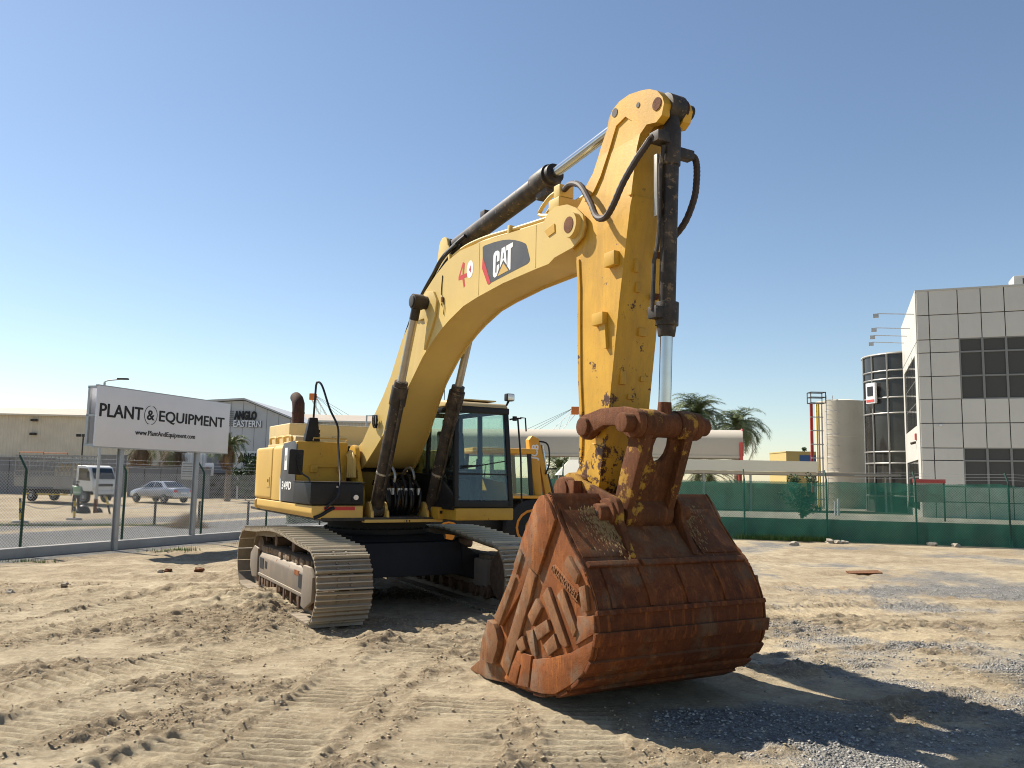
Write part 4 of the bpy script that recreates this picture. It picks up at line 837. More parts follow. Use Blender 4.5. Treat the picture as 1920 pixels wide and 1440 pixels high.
b = MB(); b.prism([(1.80, 3.07), (1.74, 3.14), (1.2, 3.185), (.25, 3.175), (.06, 3.08)], .50, 1.425); rf = b.build('cab_roof', MT['hood'], CB, bevel=.035, seg=3)
b = MB(); b.box((1.0, .62, 3.178), (1.62, 1.30, 3.20)); b.build('roof_hatch', MT['hood'], rf, bevel=.01)
b = MB(); b.tube([(1.28, .55, 3.19), (1.28, .55, 3.36)], .006, n=5); b.build('roof_aerial', MT['black'], rf)
# glass
def pane(nm, pts, mat=MT['glass']):
    p = [Vector(q) for q in pts]; n = (p[1]-p[0]).cross(p[2]-p[0]).normalized()*.006
    k = len(p); b = MB(); b.add(p+[q+n for q in p], [tuple(range(k)), tuple(range(2*k-1, k-1, -1))]+[(i, (i+1) % k, k+(i+1) % k, k+i) for i in range(k)]); return b.build(nm, mat, CB, smooth=0)
pane('windscreen', [(1.842, .55, 2.05), (1.842, 1.40, 2.05), (1.765, 1.36, 2.97), (1.765, .57, 2.97)])
pane('lower_windscreen', [(1.88, .545, 1.645), (1.88, 1.40, 1.645), (1.846, 1.40, 2.03), (1.846, .545, 2.03)])
b = MB(); b.box((1.835, .53, 2.028), (1.862, 1.42, 2.052)); b.build('windscreen_rail', MT['black'], CB, bevel=.004)
pane('side_window', [(.89, .487, 2.05), (1.80, .50, 1.78), (1.70, .52, 2.99), (.89, .515, 2.99)])
pane('side_window', [(.14, .487, 2.06), (.81, .487, 2.06), (.81, .515, 2.99), (.18, .515, 2.99)])
pane('door_window', [(.90, 1.46, 1.95), (1.82, 1.45, 1.9), (1.72, 1.415, 2.98), (.90, 1.42, 2.98)])
pane('side_window', [(.14, 1.455, 2.08), (.80, 1.455, 2.08), (.80, 1.42, 2.98), (.18, 1.42, 2.98)])
pane('rear_window', [(.09, .58, 2.08), (.09, 1.38, 2.08), (.12, 1.36, 2.98), (.12, .58, 2.98)])
# interior
b = MB(); b.prism([(.95, 1.95), (1.42, 1.98), (1.45, 2.07), (1.02, 2.10), (.90, 2.72), (.78, 2.72), (.86, 2.05)], .66, 1.10); sea = b.build('operator_seat', MT['seat'], CB, bevel=.04, seg=3)
b = MB(); b.box((.77, .76, 2.74), (.87, 1.00, 2.92)); b.build('headrest', MT['seat'], sea, bevel=.03)
b = MB(); b.box((.95, .72, 1.58), (1.35, 1.04, 1.95)); b.build('seat_base', MT['black'], sea, bevel=.02)
for y in (.60, 1.22):
    b = MB(); b.box((.55, y-.07, 1.6), (1.25, y+.07, 2.12)); co_ = b.build('control_console', MT['black'], CB, bevel=.03)
    b = MB(); b.tube([(1.15, y, 2.10), (1.20, y, 2.28)], [.018, .03], n=8); b.build('joystick', MT['black'], co_)
b = MB(); b.tube([(1.62, .88, 1.58), (1.56, .88, 2.0)], .012, n=6); b.tube([(1.62, 1.02, 1.58), (1.56, 1.02, 2.0)], .012, n=6); b.build('travel_lever', MT['black'], CB)
b = MB(); b.box((1.50, .52, 2.12), (1.62, .66, 2.32)); b.build('monitor', MT['black'], CB, bevel=.02)
b = MB(); b.tube([(1.88, .60, 2.16), (1.885, .90, 2.17), (1.875, 1.36, 2.25)], .010, n=6); b.tube([(1.88, .60, 2.13), (1.885, .90, 2.17)], .012, n=6); b.build('wiper', MT['black'], CB)
b = MB(); b.tube([(.98, 1.34, 1.75), (1.0, 1.34, 2.9)], .012, n=6); b.build('grab_bar', MT['black'], CB)
# work lamp and mirror bracket at the far front corner
b = MB(); b.cbox((1.82, 1.42, 3.245), (.10, .14, .12)); wl = b.build('work_lamp', MT['black'], CB, bevel=.02)
b = MB(); b.cbox((1.872, 1.42, 3.245), (.006, .11, .095)); b.build('lamp_lens', MT['chromelamp'], wl, bevel=.01)
b = MB(); b.tube([(1.80, 1.38, 3.12), (1.80, 1.42, 3.19)], .018, n=6); b.build('lamp_stem', MT['black'], wl)
b = MB(); b.tube([(1.80, 1.44, 2.90), (1.86, 1.53, 2.92), (1.90, 1.60, 2.92)], .014, n=6); b.tube([(1.87, 1.55, 2.92), (1.90, 1.60, 2.3), (1.90, 1.63, 1.60)], .016, n=6); b.tube([(1.90, 1.58, 2.93), (1.90, 1.67, 2.93), (1.90, 1.69, 2.72)], .012, n=6); b.cyl((1.86, 1.50, 2.88), (1.86, 1.50, 2.95), .035, n=10); b.build('mirror_bracket', MT['black'], CB)
# ------------------------------------------------------------------ left side: fence, sign, street
MT.update(
    concrete=paint('concrete', (.40, .385, .355), .9, .1, dirt=(.22, .19, .15), damt=.5, dust=0, bump=.3),
    greenpost=simple('green_post_paint', (.012, .05, .032), .5, 0, .3, 8),
    galv=simple('galvanised_steel', (.42, .43, .43), .45, .35, .12, 5),
    signwhite=simple('white_sign_face', (.72, .72, .74), .35, 0, .04, 1),
    corr=paint('beige_sheet_cladding', (.60, .54, .43), .6, .07, dirt=(.36, .28, .18), damt=.35, dscale=.25, dust=0, bump=0),
    corrgrey=paint('grey_sheet_cladding', (.44, .445, .45), .55, .05, dirt=(.30, .28, .25), damt=.3, dscale=.25, dust=0, bump=0),
    roof=simple('brown_roof_sheet', (.40, .33, .25), .6, 0, .1, .4),
    wallgrey=paint('grey_compound_wall', (.20, .205, .215), .85, .08, dirt=(.14, .13, .12), damt=.4, dscale=.5, dust=0, bump=.1),
    truckwhite=paint('white_truck_paint', (.72, .72, .70), .4, .03, damt=.2, dust=.2),
    truckgrey=paint('weathered_truck_body', (.27, .265, .25), .6, .08, dirt=(.18, .14, .10), damt=.6, dust=.2),
    silver=simple('silver_car_paint', (.55, .56, .57), .25, .55, .05, 2),
    darkglass=simple('dark_window_glass', (.02, .024, .027), .06, 0, 0, 4, spec=.7),
    frond=simple('palm_leaf', (.115, .145, .055), .6, 0, .35, 2.5),
    dryfrond=simple('dead_palm_leaf', (.22, .14, .075), .8, 0, .35, 2.5),
    bark=simple('palm_bark', (.16, .115, .075), .9, 0, .35, 9, .8, 14),
    leaf=simple('shrub_leaf', (.05, .085, .030), .6, 0, .4, 5),
    drygrass=simple('dry_grass', (.33, .24, .13), .9, 0, .3, 5),
    grass=simple('green_grass', (.10, .17, .035), .8, 0, .35, 5),
    orange=simple('orange_marker', (.55, .16, .03), .6),
    yb=simple('yellow_marker', (.60, .42, .04), .6),
)
def P2(s, q=0.0):
    v = FN0+FNU*s+FNN*q; return float(v[0]), float(v[1])
fang = math.atan2(FNU[1], FNU[0])
# chain-link fence
LF = empty('chain_link_fence', (FN0[0], FN0[1], 0), fang, 'green post chain-link fence on a concrete kerb along the street', 'fence')
SOFF = 3.6  # post row stands back from the kerb line
b = MB(); b.box((-9, -.02, -.05), (40, .20, .22)); b.build('kerb', MT['concrete'], LF, bevel=.02)
posts = [-7.9, -5.0, -2.2, .66, 3.45, 6.2, 9.0, 11.8, 14.6, 17.4, 20.2]
FZ = 0.0
def fence_post(x, y, parent, arm=True, h=1.95, mat=None):
    b = MB(); b.cyl((x, y, -.05), (x, y, h), .032, n=10)
    if arm: b.tube([(x, y, h-.02), (x, y, h+.02), (x-.02, y+.24, h+.34)], .026, n=8)
    return b.build('post', mat or MT['greenpost'], parent)
def chain_link(x0, x1, y, z0, z1, parent, pitch=.075, r=.0042, mat=None):
    b = MB(); H = z1-z0
    n = int((x1-x0+H)/pitch)
    for k in range(n):
        for sg in (1, -1):
            a = x0-H+k*pitch if sg > 0 else x0+k*pitch
            c = a+H if sg > 0 else a-H
            za, zc = z0, z1; xa, xc = a, c
            if min(xa, xc) < x0 or max(xa, xc) > x1:
                lo, hi = max(min(xa, xc), x0), min(max(xa, xc), x1)
                if hi-lo < .05: continue
                def zz(x): return za+(x-xa)/(xc-xa)*(zc-za)
                (xa, za), (xc, zc) = (lo, zz(lo)), (hi, zz(hi))
            p, q = Vector((xa, y+.002*sg, za)), Vector((xc, y+.002*sg, zc)); d = (q-p).normalized(); u = Vector((0, 1, 0)); v = d.cross(u)
            o = [u*r, -u*r*.5+v*r*.87, -u*r*.5-v*r*.87]
            b.add([p+w for w in o]+[q+w for w in o], [(0, 1, 4, 3), (1, 2, 5, 4), (2, 0, 3, 5)])
    o = b.build('wire_mesh', mat or MT['galv'], parent, fix=False, smooth=0); return tag(o, kind='stuff')
for s in posts: fence_post(s, .30, LF)
chain_link(-8, 24, .30, .06, 1.92, LF)
for k, (dy, dz) in enumerate(((.07, .12), (.14, .22), (.22, .32))):
    b = MB(); b.tube([(x, .30+dy+.0*x, 1.95+dz-.015*math.sin((x-posts[0])/2.8*math.pi)**2) for x in np.linspace(-8, 22, 70)], .004, n=4)
    for x in np.arange(-8, 22, .22): b.cyl((x-.02, .30+dy-.02, 1.95+dz-.01), (x+.02, .30+dy+.02, 1.95+dz+.02), .003, n=3)
    b.build('barbed_wire', MT['galv'], LF, fix=False)

# sign board
sP1, sP2 = Vector((-9.771, 20.905, 0)), Vector((-8.889, 23.635, 0)); su = (sP2-sP1).normalized(); sang = math.atan2(su.y, su.x)
SG = empty('sign_board', sP1, sang, 'large white billboard on two steel posts in front of the wire fence', 'sign')
# local: x along the sign, -y towards the yard
for x in (0, 2.87):
    b = MB()
    for yy in (.0, .115): b.box((x-.055, yy, -.05), (x+.055, yy+.014, 2.56))
    b.box((x-.008, .01, -.05), (x+.008, .12, 2.56)); b.build('sign_post', MT['galv'], SG, bevel=.003)
b = MB(); b.box((-1.0, -.08, 2.56), (4.07, -.02, 4.03)); pn = b.build('sign_face', MT['signwhite'], SG, bevel=.006)
b = MB(); b.box((-1.02, -.075, 2.53), (4.09, .0, 2.562)); b.box((-1.02, -.075, 4.028), (4.09, .0, 4.055)); b.build('sign_trim', MT['galv'], SG)
b = MB(); b.box((-.95, .22, 2.57), (4.02, .26, 4.02)); b.build('sign_back_face', MT['signwhite'], SG)
for x in (-1.0, .25, 1.5, 2.8, 4.0):
    b = MB(); b.box((x, -.02, 2.56), (x+.06, .25, 2.62)); b.box((x, -.02, 3.28), (x+.06, .25, 3.33)); b.box((x, -.02, 3.97), (x+.06, .25, 4.03)); b.box((x, .17, 2.6), (x+.06, .24, 4.0)); b.build('sign_rib', MT['galv'], SG)
def fit_text(nm, s, parent, mat, x0, x1, zc, h, y, bold=.01, depth=.003, fat=0):
    me = text_mesh(s, 1.0, bold, depth); v = np.array([q.co[:] for q in me.vertices]); lo, hi = v.min(0), v.max(0)
    if nm == 'caps': hh = hi[1]-lo[1]
    else: hh = h[1]; h = h[0]
    sx = (x1-x0)/(hi[0]-lo[0]); sy = h/hh
    for q in me.vertices: q.co.x = (q.co.x-lo[0])*sx; q.co.y = (q.co.y-(lo[1]+hi[1])/2)*sy; q.co.z *= 1
    if fat:
        bm = bmesh.new(); bm.from_mesh(me); src = bm.verts[:]+bm.edges[:]+bm.faces[:]
        for k, dx in enumerate((-fat, fat, 0, 0)):
            r = bmesh.ops.duplicate(bm, geom=src); vs = [q for q in r['geom'] if isinstance(q, bmesh.types.BMVert)]
            bmesh.ops.translate(bm, verts=vs, vec=(dx, (fat*.6 if k == 2 else -fat*.6 if k == 3 else 0), .0006*(k+1)))
        bm.to_mesh(me); bm.free()
    return put('lettering', me, parent, mat, (x0, y, zc), (R_(90), 0, 0))
fit_text('caps', 'PLANT', SG, MT['blackprint'], -.92, .50, 3.45, .315, -.084, 0, .003, .011); fit_text('caps', 'EQUIPMENT', SG, MT['blackprint'], 1.115, 3.82, 3.42, .335, -.084, 0, .003, .011)
fit_text('caps', '&', SG, MT['blackprint'], .66, .94, 3.44, .26, -.084, .02); fit_text('caps', 'www.PlantAndEquipment.com', SG, MT['blackprint'], .29, 2.57, 2.95, .165, -.084, 0, .003, .003)
b = MB()
for a0, a1 in ((100, 250), (-80, 70)):
    pp = [(.80+.23*math.cos(R_(a)), -.084, 3.44+.245*math.sin(R_(a))) for a in np.linspace(a0, a1, 22)]; b.tube(pp, .008, n=5)
    e = Vector(pp[-1]); b.tube([e+Vector((.03, 0, 0)), e-Vector((.03, 0, 0))], .007, n=5)
b.build('ring_emblem', MT['blackprint'], SG)

# grey gravel strip kerb stones, bollards with chain
def zl(x, y): return float(base_h(x, y))
bol = [(38, 980, 5, 1), (139, 975, 2, 1), (289, 985, 0, 0), (372, 985, 0, 0), (464, 984, 0, 0), (-60, 985, -4, 1)]
BP_ = []
desc = ['black and yellow striped bollard left of the worker', 'striped bollard on a concrete foot at the worker\'s feet', 'dark bollard just right of the first sign post', 'dark bollard beside the second sign post', 'dark bollard next to the excavator counterweight', 'striped bollard at the left end of the chain']
for k, (px, py, tilt, foot) in enumerate(bol):
    if k == 5: continue
    p = gnd(px, py, -.35); z0 = zl(p.x, p.y); p = gnd(px, py, z0)
    t = empty('bollard', (p.x, p.y, z0), 0, desc[k], 'bollard', 'bollards along the street')
    d = Vector((math.sin(R_(-tilt)), 0, math.cos(R_(tilt)))); b = MB(); b.cyl(-d*.05, d*1.05, .05, n=10); b.build('bollard_post', MT['dblack'], t)
    for q in (.15, .62): b = MB(); b.cyl(d*q, d*(q+.26), .053, n=10); b.build('yellow_band', MT['yb'] if k < 2 else MT['dblack'], t)
    if foot: b = MB(); b.box((-.28, -.2, -.05), (.28, .2, .10)); b.build('concrete_foot', MT['concrete'], t, bevel=.03)
    BP_.append(Vector((p.x, p.y, z0))+d*.9)
p = gnd(206, 964, -.35); t = empty('bollard', p, 0, 'leaning yellow bollard beside the lamp post base', 'bollard', 'bollards along the street')
d = Vector((-.28, 0, .96)); b = MB(); b.cyl(-d*.05, d*.95, .05, n=10); b.build('bollard_post', MT['dblack'], t); b = MB(); b.cyl(d*.5, d*.95, .053, n=10); b.build('yellow_band', MT['yb'], t)
def chain(a, c, sag, label):
    b = MB(); pp = [a.lerp(c, k/14)+Vector((0, 0, -sag*4*(k/14)*(1-k/14))) for k in range(15)]; b.tube(pp, .016, n=5); o = b.build('barrier_chain', MT['galv']); tag(o, label, 'chain', 'barrier chains')
chain(BP_[0], BP_[1], .35, 'sagging barrier chain between the two striped bollards'); chain(p+d*.8, BP_[2], .3, 'sagging barrier chain between the leaning bollard and the sign post')

# street lamp behind the sign
p = gnd(178, 962, -.35); t = empty('street_lamp', p, 0, 'tall street lamp rising behind the white billboard', 'street lamp')
b = MB(); b.cyl((0, 0, -.1), (.0, 0, 7.15), .085, .06, n=12); b.build('lamp_pole', MT['galv'], t)
b = MB(); b.tube([(0, 0, 7.1), (.02, 0, 7.2), (.2, 0, 7.26), (.9, -.1, 7.33)], .035, n=8); b.build('lamp_arm', MT['galv'], t)
b = MB(); b.box((.75, -.2, 7.31), (1.35, .02, 7.40)); b.build('lamp_head', MT['dblack'], t, bevel=.03)
b = MB(); b.cyl((0, 0, -.05), (0, 0, .75), .10, n=12); b.build('painted_base', MT['pinrust'], t)

# person in hi-vis vest
def person(px, py):
    g0 = gnd(px, py, -.35); t = empty('person', g0, R_(20), 'worker in cap and pale green hi-vis vest standing by the lamp post', 'person')
    J = {'pel': (0, 0, .95), 'ch': (0, .01, 1.28), 'nk': (0, .02, 1.46), 'hd': (0, .0, 1.60), 'hip_l': (.10, 0, .90), 'kn_l': (.12, -.03, .50), 'an_l': (.13, .02, .09), 'to_l': (.14, -.15, .04),
         'hip_r': (-.10, 0, .90), 'kn_r': (-.13, -.02, .50), 'an_r': (-.16, .03, .09), 'to_r': (-.17, -.14, .04), 'sh_l': (.19, .02, 1.40), 'el_l': (.27, .0, 1.14), 'wr_l': (.22, -.12, .93), 'sh_r': (-.19, .02, 1.40), 'el_r': (-.27, .02, 1.13), 'wr_r': (-.25, -.08, .90)}
    E = [('pel', 'ch'), ('ch', 'nk'), ('nk', 'hd'), ('pel', 'hip_l'), ('hip_l', 'kn_l'), ('kn_l', 'an_l'), ('an_l', 'to_l'), ('pel', 'hip_r'), ('hip_r', 'kn_r'), ('kn_r', 'an_r'), ('an_r', 'to_r'), ('ch', 'sh_l'), ('sh_l', 'el_l'), ('el_l', 'wr_l'), ('ch', 'sh_r'), ('sh_r', 'el_r'), ('el_r', 'wr_r')]
    Rr = dict(pel=.15, ch=.16, nk=.06, hd=.10, hip_l=.10, kn_l=.07, an_l=.05, to_l=.045, hip_r=.10, kn_r=.07, an_r=.05, to_r=.045, sh_l=.075, el_l=.05, wr_l=.04, sh_r=.075, el_r=.05, wr_r=.04)
    ks = list(J); me = bpy.data.meshes.new('body'); me.from_pydata([J[k] for k in ks], [(ks.index(a), ks.index(c)) for a, c in E], [])
    o = put('body', me, t); md = o.modifiers.new('skin', 'SKIN'); sv = me.skin_vertices[0].data
    for i_, k in enumerate(ks): sv[i_].radius = (Rr[k], Rr[k]*.8 if k in ('ch', 'pel') else Rr[k])
    sv[0].use_root = True; o.modifiers.new('sub', 'SUBSURF').levels = 2
    dg = bpy.context.evaluated_depsgraph_get(); me2 = bpy.data.meshes.new_from_object(o.evaluated_get(dg)); o.modifiers.clear(); o.data = me2
    m = NT('worker_clothes'); co = m.co(); sp = m.new('ShaderNodeSeparateXYZ'); m.l(co, sp.inputs[0])
    c = m.mix(m.ramp(m.math('DIVIDE', sp.outputs[2], 2.0), [(.475, 0.0), (.48, 1.0)]), (.03, .028, .032), (.16, .22, .20)); c = m.mix(m.ramp(m.math('DIVIDE', sp.outputs[2], 2.0), [(.728, 0.0), (.735, 1.0)]), c, (.10, .055, .035)); m.set(c, .8)
    me2.materials.append(m.m); me2.polygons.foreach_set('use_smooth', [True]*len(me2.polygons))
    b = MB(); b.lathe([(1.00, .19), (1.15, .185), (1.30, .205), (1.40, .20), (1.44, .12)], (0, .01, 0), axis='z', n=16); b.build('hi_vis_vest', simple('hi_vis_vest', (.30, .46, .30), .7), t)
    b = MB(); b.lathe([(1.63, .112), (1.70, .105), (1.74, .06)], (0, 0, 0), axis='z', n=14); b.prism([(-.09, -.08), (.09, -.08), (.06, -.2), (-.06, -.2)], 1.635, 1.65, plane='xy'); b.build('cap', MT['dblack'], t)
    b = MB(); b.lathe([(1.0, .0), (1.0, .195), (1.05, .197), (1.05, 0)], (0, .01, .1), axis='z', n=16); b.build('reflective_band', MT['signwhite'], t)
    return t
person(141, 962)
for (px, py, sx, lb) in ((155, 962, .42, 'black bag lying on the street next to the worker'), (184, 961, .26, 'small black bag at the foot of the street lamp')):
    g0 = gnd(px, py, -.35); b = MB(); b.lathe([(-.02, sx*.95), (sx*.25, sx), (sx*.7, sx*.7), (sx*1.0, sx*.3), (sx*1.08, .02)], (0, 0, 0), axis='z', n=12); o = b.build('bag', MT['blackprint']); o.location = g0; o.scale = (1, .7, 1); tag(o, lb, 'bag')

# parked car
def wheel(parent, x, y, r, w, rimmat, name='wheel', rr=.62):
    b = MB(); b.lathe([(-w/2, r*.62), (-w/2, r*.92), (-w/2+.03, r), (w/2-.03, r), (w/2, r*.92), (w/2, r*.62)], (x, y, r), n=20); o = b.build(name, MT['rubber'], parent)
    b = MB(); b.lathe([(-w/2-.012, r*.15), (-w/2-.01, r*.30), (-w/2+.03, r*.34), (-w/2+.01, r*.55), (-w/2-.015, r*.60), (-w/2-.015, r*.66), (w/2+.015, r*.66), (w/2+.015, r*.60), (w/2-.01, r*.55), (w/2-.03, r*.34), (w/2+.01, r*.30), (w/2+.012, r*.15)], (x, y, r), n=16); b.build('rim', rimmat, o); return o
def sedan():
    p = gnd(300, 942, -.12); t = empty('parked_car', p, R_(152), 'silver sedan parked on the street seen through the fence', 'car')
    # x forward, loft of cross sections
    secs = [(-2.25, .62, .45, .86, .80), (-2.15, .78, .32, .98, .9), (-1.6, .84, .28, 1.02, .93), (-1.25, .86, .26, 1.03, .95), (-.3, .87, .25, 1.0, .96), (.75, .87, .25, .97, .95), (1.1, .86, .26, .96, .94), (1.7, .83, .28, .88, .9), (2.1, .76, .32, .74, .82), (2.25, .60, .42, .62, .75)]
    b = MB(); n = 10; vs = []
    for x, hw, zb, zt, k in secs:
        for a, c in ((-1, .25), (-1, .75), (-.93, .93), (-.75, 1), (0, 1.02), (.75, 1), (.93, .93), (1, .75), (1, .25), (0, 0)): vs.append((x, hw*a, zb+(zt-zb)*c))
    m = len(secs); fs = [(i*n+j, i*n+(j+1) % n, (i+1)*n+(j+1) % n, (i+1)*n+j) for i in range(m-1) for j in range(n)]+[tuple(range(n)), tuple(range((m-1)*n, m*n))]
    b.add(vs, fs); b.build('car_body', MT['silver'], t, smooth=40)
    b = MB(); roof = [(-1.55, 1.0), (-.85, 1.38), (-.3, 1.44), (.25, 1.40), (1.0, .97)]; vs = []
    for x, z in roof:
        w = .80 if z < 1.1 else .62; vs += [(x, -w, z), (x, w, z)]
    lowr = [(-1.55, .95), (-.85, .95), (-.3, .95), (.25, .95), (1.0, .94)]
    for x, z in lowr: vs += [(x, -.82, z), (x, .82, z)]
    fs = [(2*i, 2*i+1, 2*i+3, 2*i+2) for i in range(4)]+[(2*i, 2*i+2, 12+2*i, 10+2*i) for i in range(4)]+[(2*i+1, 11+2*i, 13+2*i, 2*i+3) for i in range(4)]
    b.add(vs, fs); b.build('roof', MT['silver'], t, smooth=50)
    for s in (-1, 1):
        for q in ([(-1.15, 1.06), (-.80, 1.32), (-.30, 1.38), (-.30, 1.02)], [(-.22, 1.02), (-.22, 1.38), (.22, 1.34), (.78, 1.02)]):
            vs = [(x, s*(.83-(z-.95)/(.45)*.2), z) for x, z in q]; b = MB(); b.add(vs+[(x, y-s*.03, z) for x, y, z in vs], [(0, 1, 2, 3), (4, 5, 6, 7)]); o = b.build('side_window', MT['darkglass'], t, smooth=0); o.location.y = s*.012
    b = MB(); b.add([(-1.50, -.70, 1.04), (-1.50, .70, 1.04), (-.90, .56, 1.375), (-.90, -.56, 1.375)], [(0, 1, 2, 3)]); o = b.build('rear_window', MT['darkglass'], t, smooth=0); o.location = (-.015, 0, .015)
    b = MB(); b.add([(.98, -.70, 1.0), (.98, .70, 1.0), (.30, .56, 1.385), (.30, -.56, 1.385)], [(0, 1, 2, 3)]); o = b.build('windscreen', MT['darkglass'], t, smooth=0); o.location = (.015, 0, .015)
    for s in (-1, 1):
        b = MB(); b.box((-2.26, s*.62-.13, .72), (-2.12, s*.62+.13, .88)); b.build('tail_light', MT['red'], t, bevel=.02)
        for x in (-1.35, 1.38): wheel(t, x, s*.78, .31, .2, MT['galv'])
        b = MB(); b.box((.55, s*.93-.08, 1.0), (.68, s*.93+.08, 1.12)); b.build('door_mirror', MT['silver'], t, bevel=.02)
    b = MB(); b.box((-2.275, -.26, .60), (-2.262, .26, .72)); b.build('number_plate', MT['signwhite'], t)
    b = MB(); b.box((-2.28, -.8, .38), (-2.1, .8, .56)); b.build('rear_bumper', MT['silver'], t, bevel=.05)
sedan()
# cage truck
def truck():
    p = gnd(120, 940, -.10); t = empty('cage_truck', (p.x+.0, p.y, -.12), R_(-22), 'white cab-over truck with a lattice cage body parked by the grey wall', 'truck')
    b = MB(); b.prism([(2.0, .75), (3.45, .75), (3.50, 1.15), (3.38, 1.55), (3.05, 2.25), (2.75, 2.38), (2.0, 2.38)], -.95, .95); b.build('cab', MT['truckwhite'], t, bevel=.08, seg=3)
    b = MB(); b.add([(3.415, -.82, 1.52), (3.415, .82, 1.52), (3.10, .76, 2.20), (3.10, -.76, 2.20)], [(0, 1, 2, 3)]); o = b.build('windscreen', MT['darkglass'], t, smooth=0); o.location = (.03, 0, .01)
    for s in (-1, 1):
        b = MB(); b.prism([(2.25, 1.45), (3.28, 1.40), (3.0, 2.18), (2.25, 2.2)], s*.955, s*.962); b.build('cab_window', MT['darkglass'], t)
        for x in (2.75, -1.9): wheel(t, x, s*.82, .39, .25, MT['galv'])
        b = MB(); b.box((3.44, s*.68-.18, .86), (3.50, s*.68+.18, 1.05)); b.build('headlight', MT['chromelamp'], t, bevel=.02)
        b = MB(); b.tube([(3.0, s*.95, 2.1), (3.3, s*1.15, 2.05), (3.3, s*1.15, 1.6)], .02, n=5); b.box((3.26, s*1.15-.09, 1.6), (3.3, s*1.15+.09, 1.95)); b.build('mirror', MT['dblack'], t)
        b = MB(); b.box((-2.6, s*.98-.02, .45), (-2.0, s*.98+.02, .53)); b.box((-1.3, s*.98-.02, .45), (1.4, s*.98+.02, .53)); b.build('yellow_side_guard', MT['yb'], t)
    b = MB(); b.box((3.46, -.85, .55), (3.56, .85, .80)); b.build('bumper', MT['truckwhite'], t, bevel=.04)
    b = MB(); b.box((3.47, -.62, 1.06), (3.51, .62, 1.22)); b.build('grille', MT['dblack'], t)
    b = MB(); b.box((-3.3, -.45, .55), (3.0, .45, .78)); b.build('chassis', MT['dblack'], t)
    b = MB(); b.box((-3.4, -1.05, .95), (1.85, 1.05, 1.05)); b.build('load_bed', MT['truckgrey'], t)
    for s in (-1, 1):
        b = MB(); b.box((-3.4, s*1.05-.02, 1.05), (1.85, s*1.05+.02, 1.55)); b.build('drop_side', MT['truckgrey'], t)
        b = MB()
        for x in np.linspace(-3.38, 1.83, 5): b.cbox((x, s*1.05, 2.05), (.07, .05, 1.9))
        for z in (1.62, 1.95, 2.65, 2.98): b.cbox((-.78, s*1.05, z), (5.25, .04, .06))
        for x in np.linspace(-3.2, 1.3, 13):
            b.tube([(x, s*1.05, 1.95), (x+.36, s*1.05, 2.65)], .02, n=4); b.tube([(x+.36, s*1.05, 1.95), (x, s*1.05, 2.65)], .02, n=4); b.tube([(x+.18, s*1.05, 1.62), (x+.18, s*1.05, 1.95)], .015, n=4); b.tube([(x+.05, s*1.05, 2.65), (x+.05, s*1.05, 2.98)], .015, n=4)
        tag(b.build('cage_lattice', MT['truckgrey'], t), kind='stuff')
    b = MB()
    for x in (-3.38, 1.83):
        for z in (1.6, 2.1, 2.6, 2.98): b.cbox((x, 0, z), (.05, 2.1, .06))
        for y in np.linspace(-1, 1, 9): b.cbox((x, y, 2.2), (.04, .04, 1.6))
    tag(b.build('cage_end', MT['truckgrey'], t), kind='stuff')
    b = MB(); b.tube([(-3.3, -.9, 3.0), (-3.3, -.9, 3.18), (-1.1, -.9, 3.18), (-1.1, -.9, 3.0)], .03, n=6); b.tube([(-3.3, .9, 3.0), (-3.3, .9, 3.18), (-1.1, .9, 3.18), (-1.1, .9, 3.0)], .03, n=6); b.build('roof_hoop', MT['orange'], t)
truck()

# buildings across the street
def corrugated(b, x0, x1, y, z0, z1, pitch=.35, depth=.05, mi=0):
    n = int((x1-x0)/pitch)*4; xs = np.linspace(x0, x1, n+1); k = len(xs)
    off = [(0, depth, depth, 0)[i % 4] for i in range(k)]
    vs = [(x, y-o, z0) for x, o in zip(xs, off)]+[(x, y-o, z1) for x, o in zip(xs, off)]
    b.add(vs, [(i, i+1, k+i+1, k+i) for i in range(k-1)], mi)
def warehouse():
    t = empty('warehouse', (-62, 84, -.1), R_(3), 'long beige corrugated warehouse behind the cage truck', 'building')
    b = MB(); corrugated(b, -30, 50, 0, 3.0, 7.6); b.build('clad_wall', MT['corr'], t, smooth=0, fix=False)
    b = MB(); b.box((-30, .06, -.2), (50, 30, 7.55)); b.build('wall_core', MT['corr'], t)
    b = MB(); b.add([(-30, -.4, 7.55), (50.3, -.4, 7.55), (50.3, 15, 9.3), (-30, 15, 9.3), (50.3, 30.4, 7.55), (-30, 30.4, 7.55)], [(0, 1, 2, 3), (3, 2, 4, 5), (1, 4, 2)]); b.build('roof', MT['roof'], t, smooth=0)
    b = MB(); b.box((-30, -.5, 7.45), (50.3, -.35, 7.62)); b.build('gutter', MT['corr'], t)
    b = MB(); 
    n = 140
    for i in range(n): x = 6+i*.26; b.add([(x, -1.6, 2.55), (x+.13, -1.6, 2.66), (x+.26, -1.6, 2.55), (x+.26, -.05, 3.0), (x+.13, -.05, 3.11), (x, -.05, 3.0)], [(0, 1, 4, 5), (1, 2, 3, 4)])
    b.build('awning', MT['corr'], t, smooth=0, fix=False)
    for x in (-6, 5.2): b = MB(); b.box((x, -.10, 4.9), (x+.9, -.06, 5.5)); b.build('wall_vent', MT['dblack'], t)
    for k, z in ((13, 7.0), (13, 5.6)):
        b = MB(); b.box((k, -.5, z-.12), (k+.55, -.1, z+.12)); b.build('flood_light', MT['dblack'], t, bevel=.04)
warehouse()
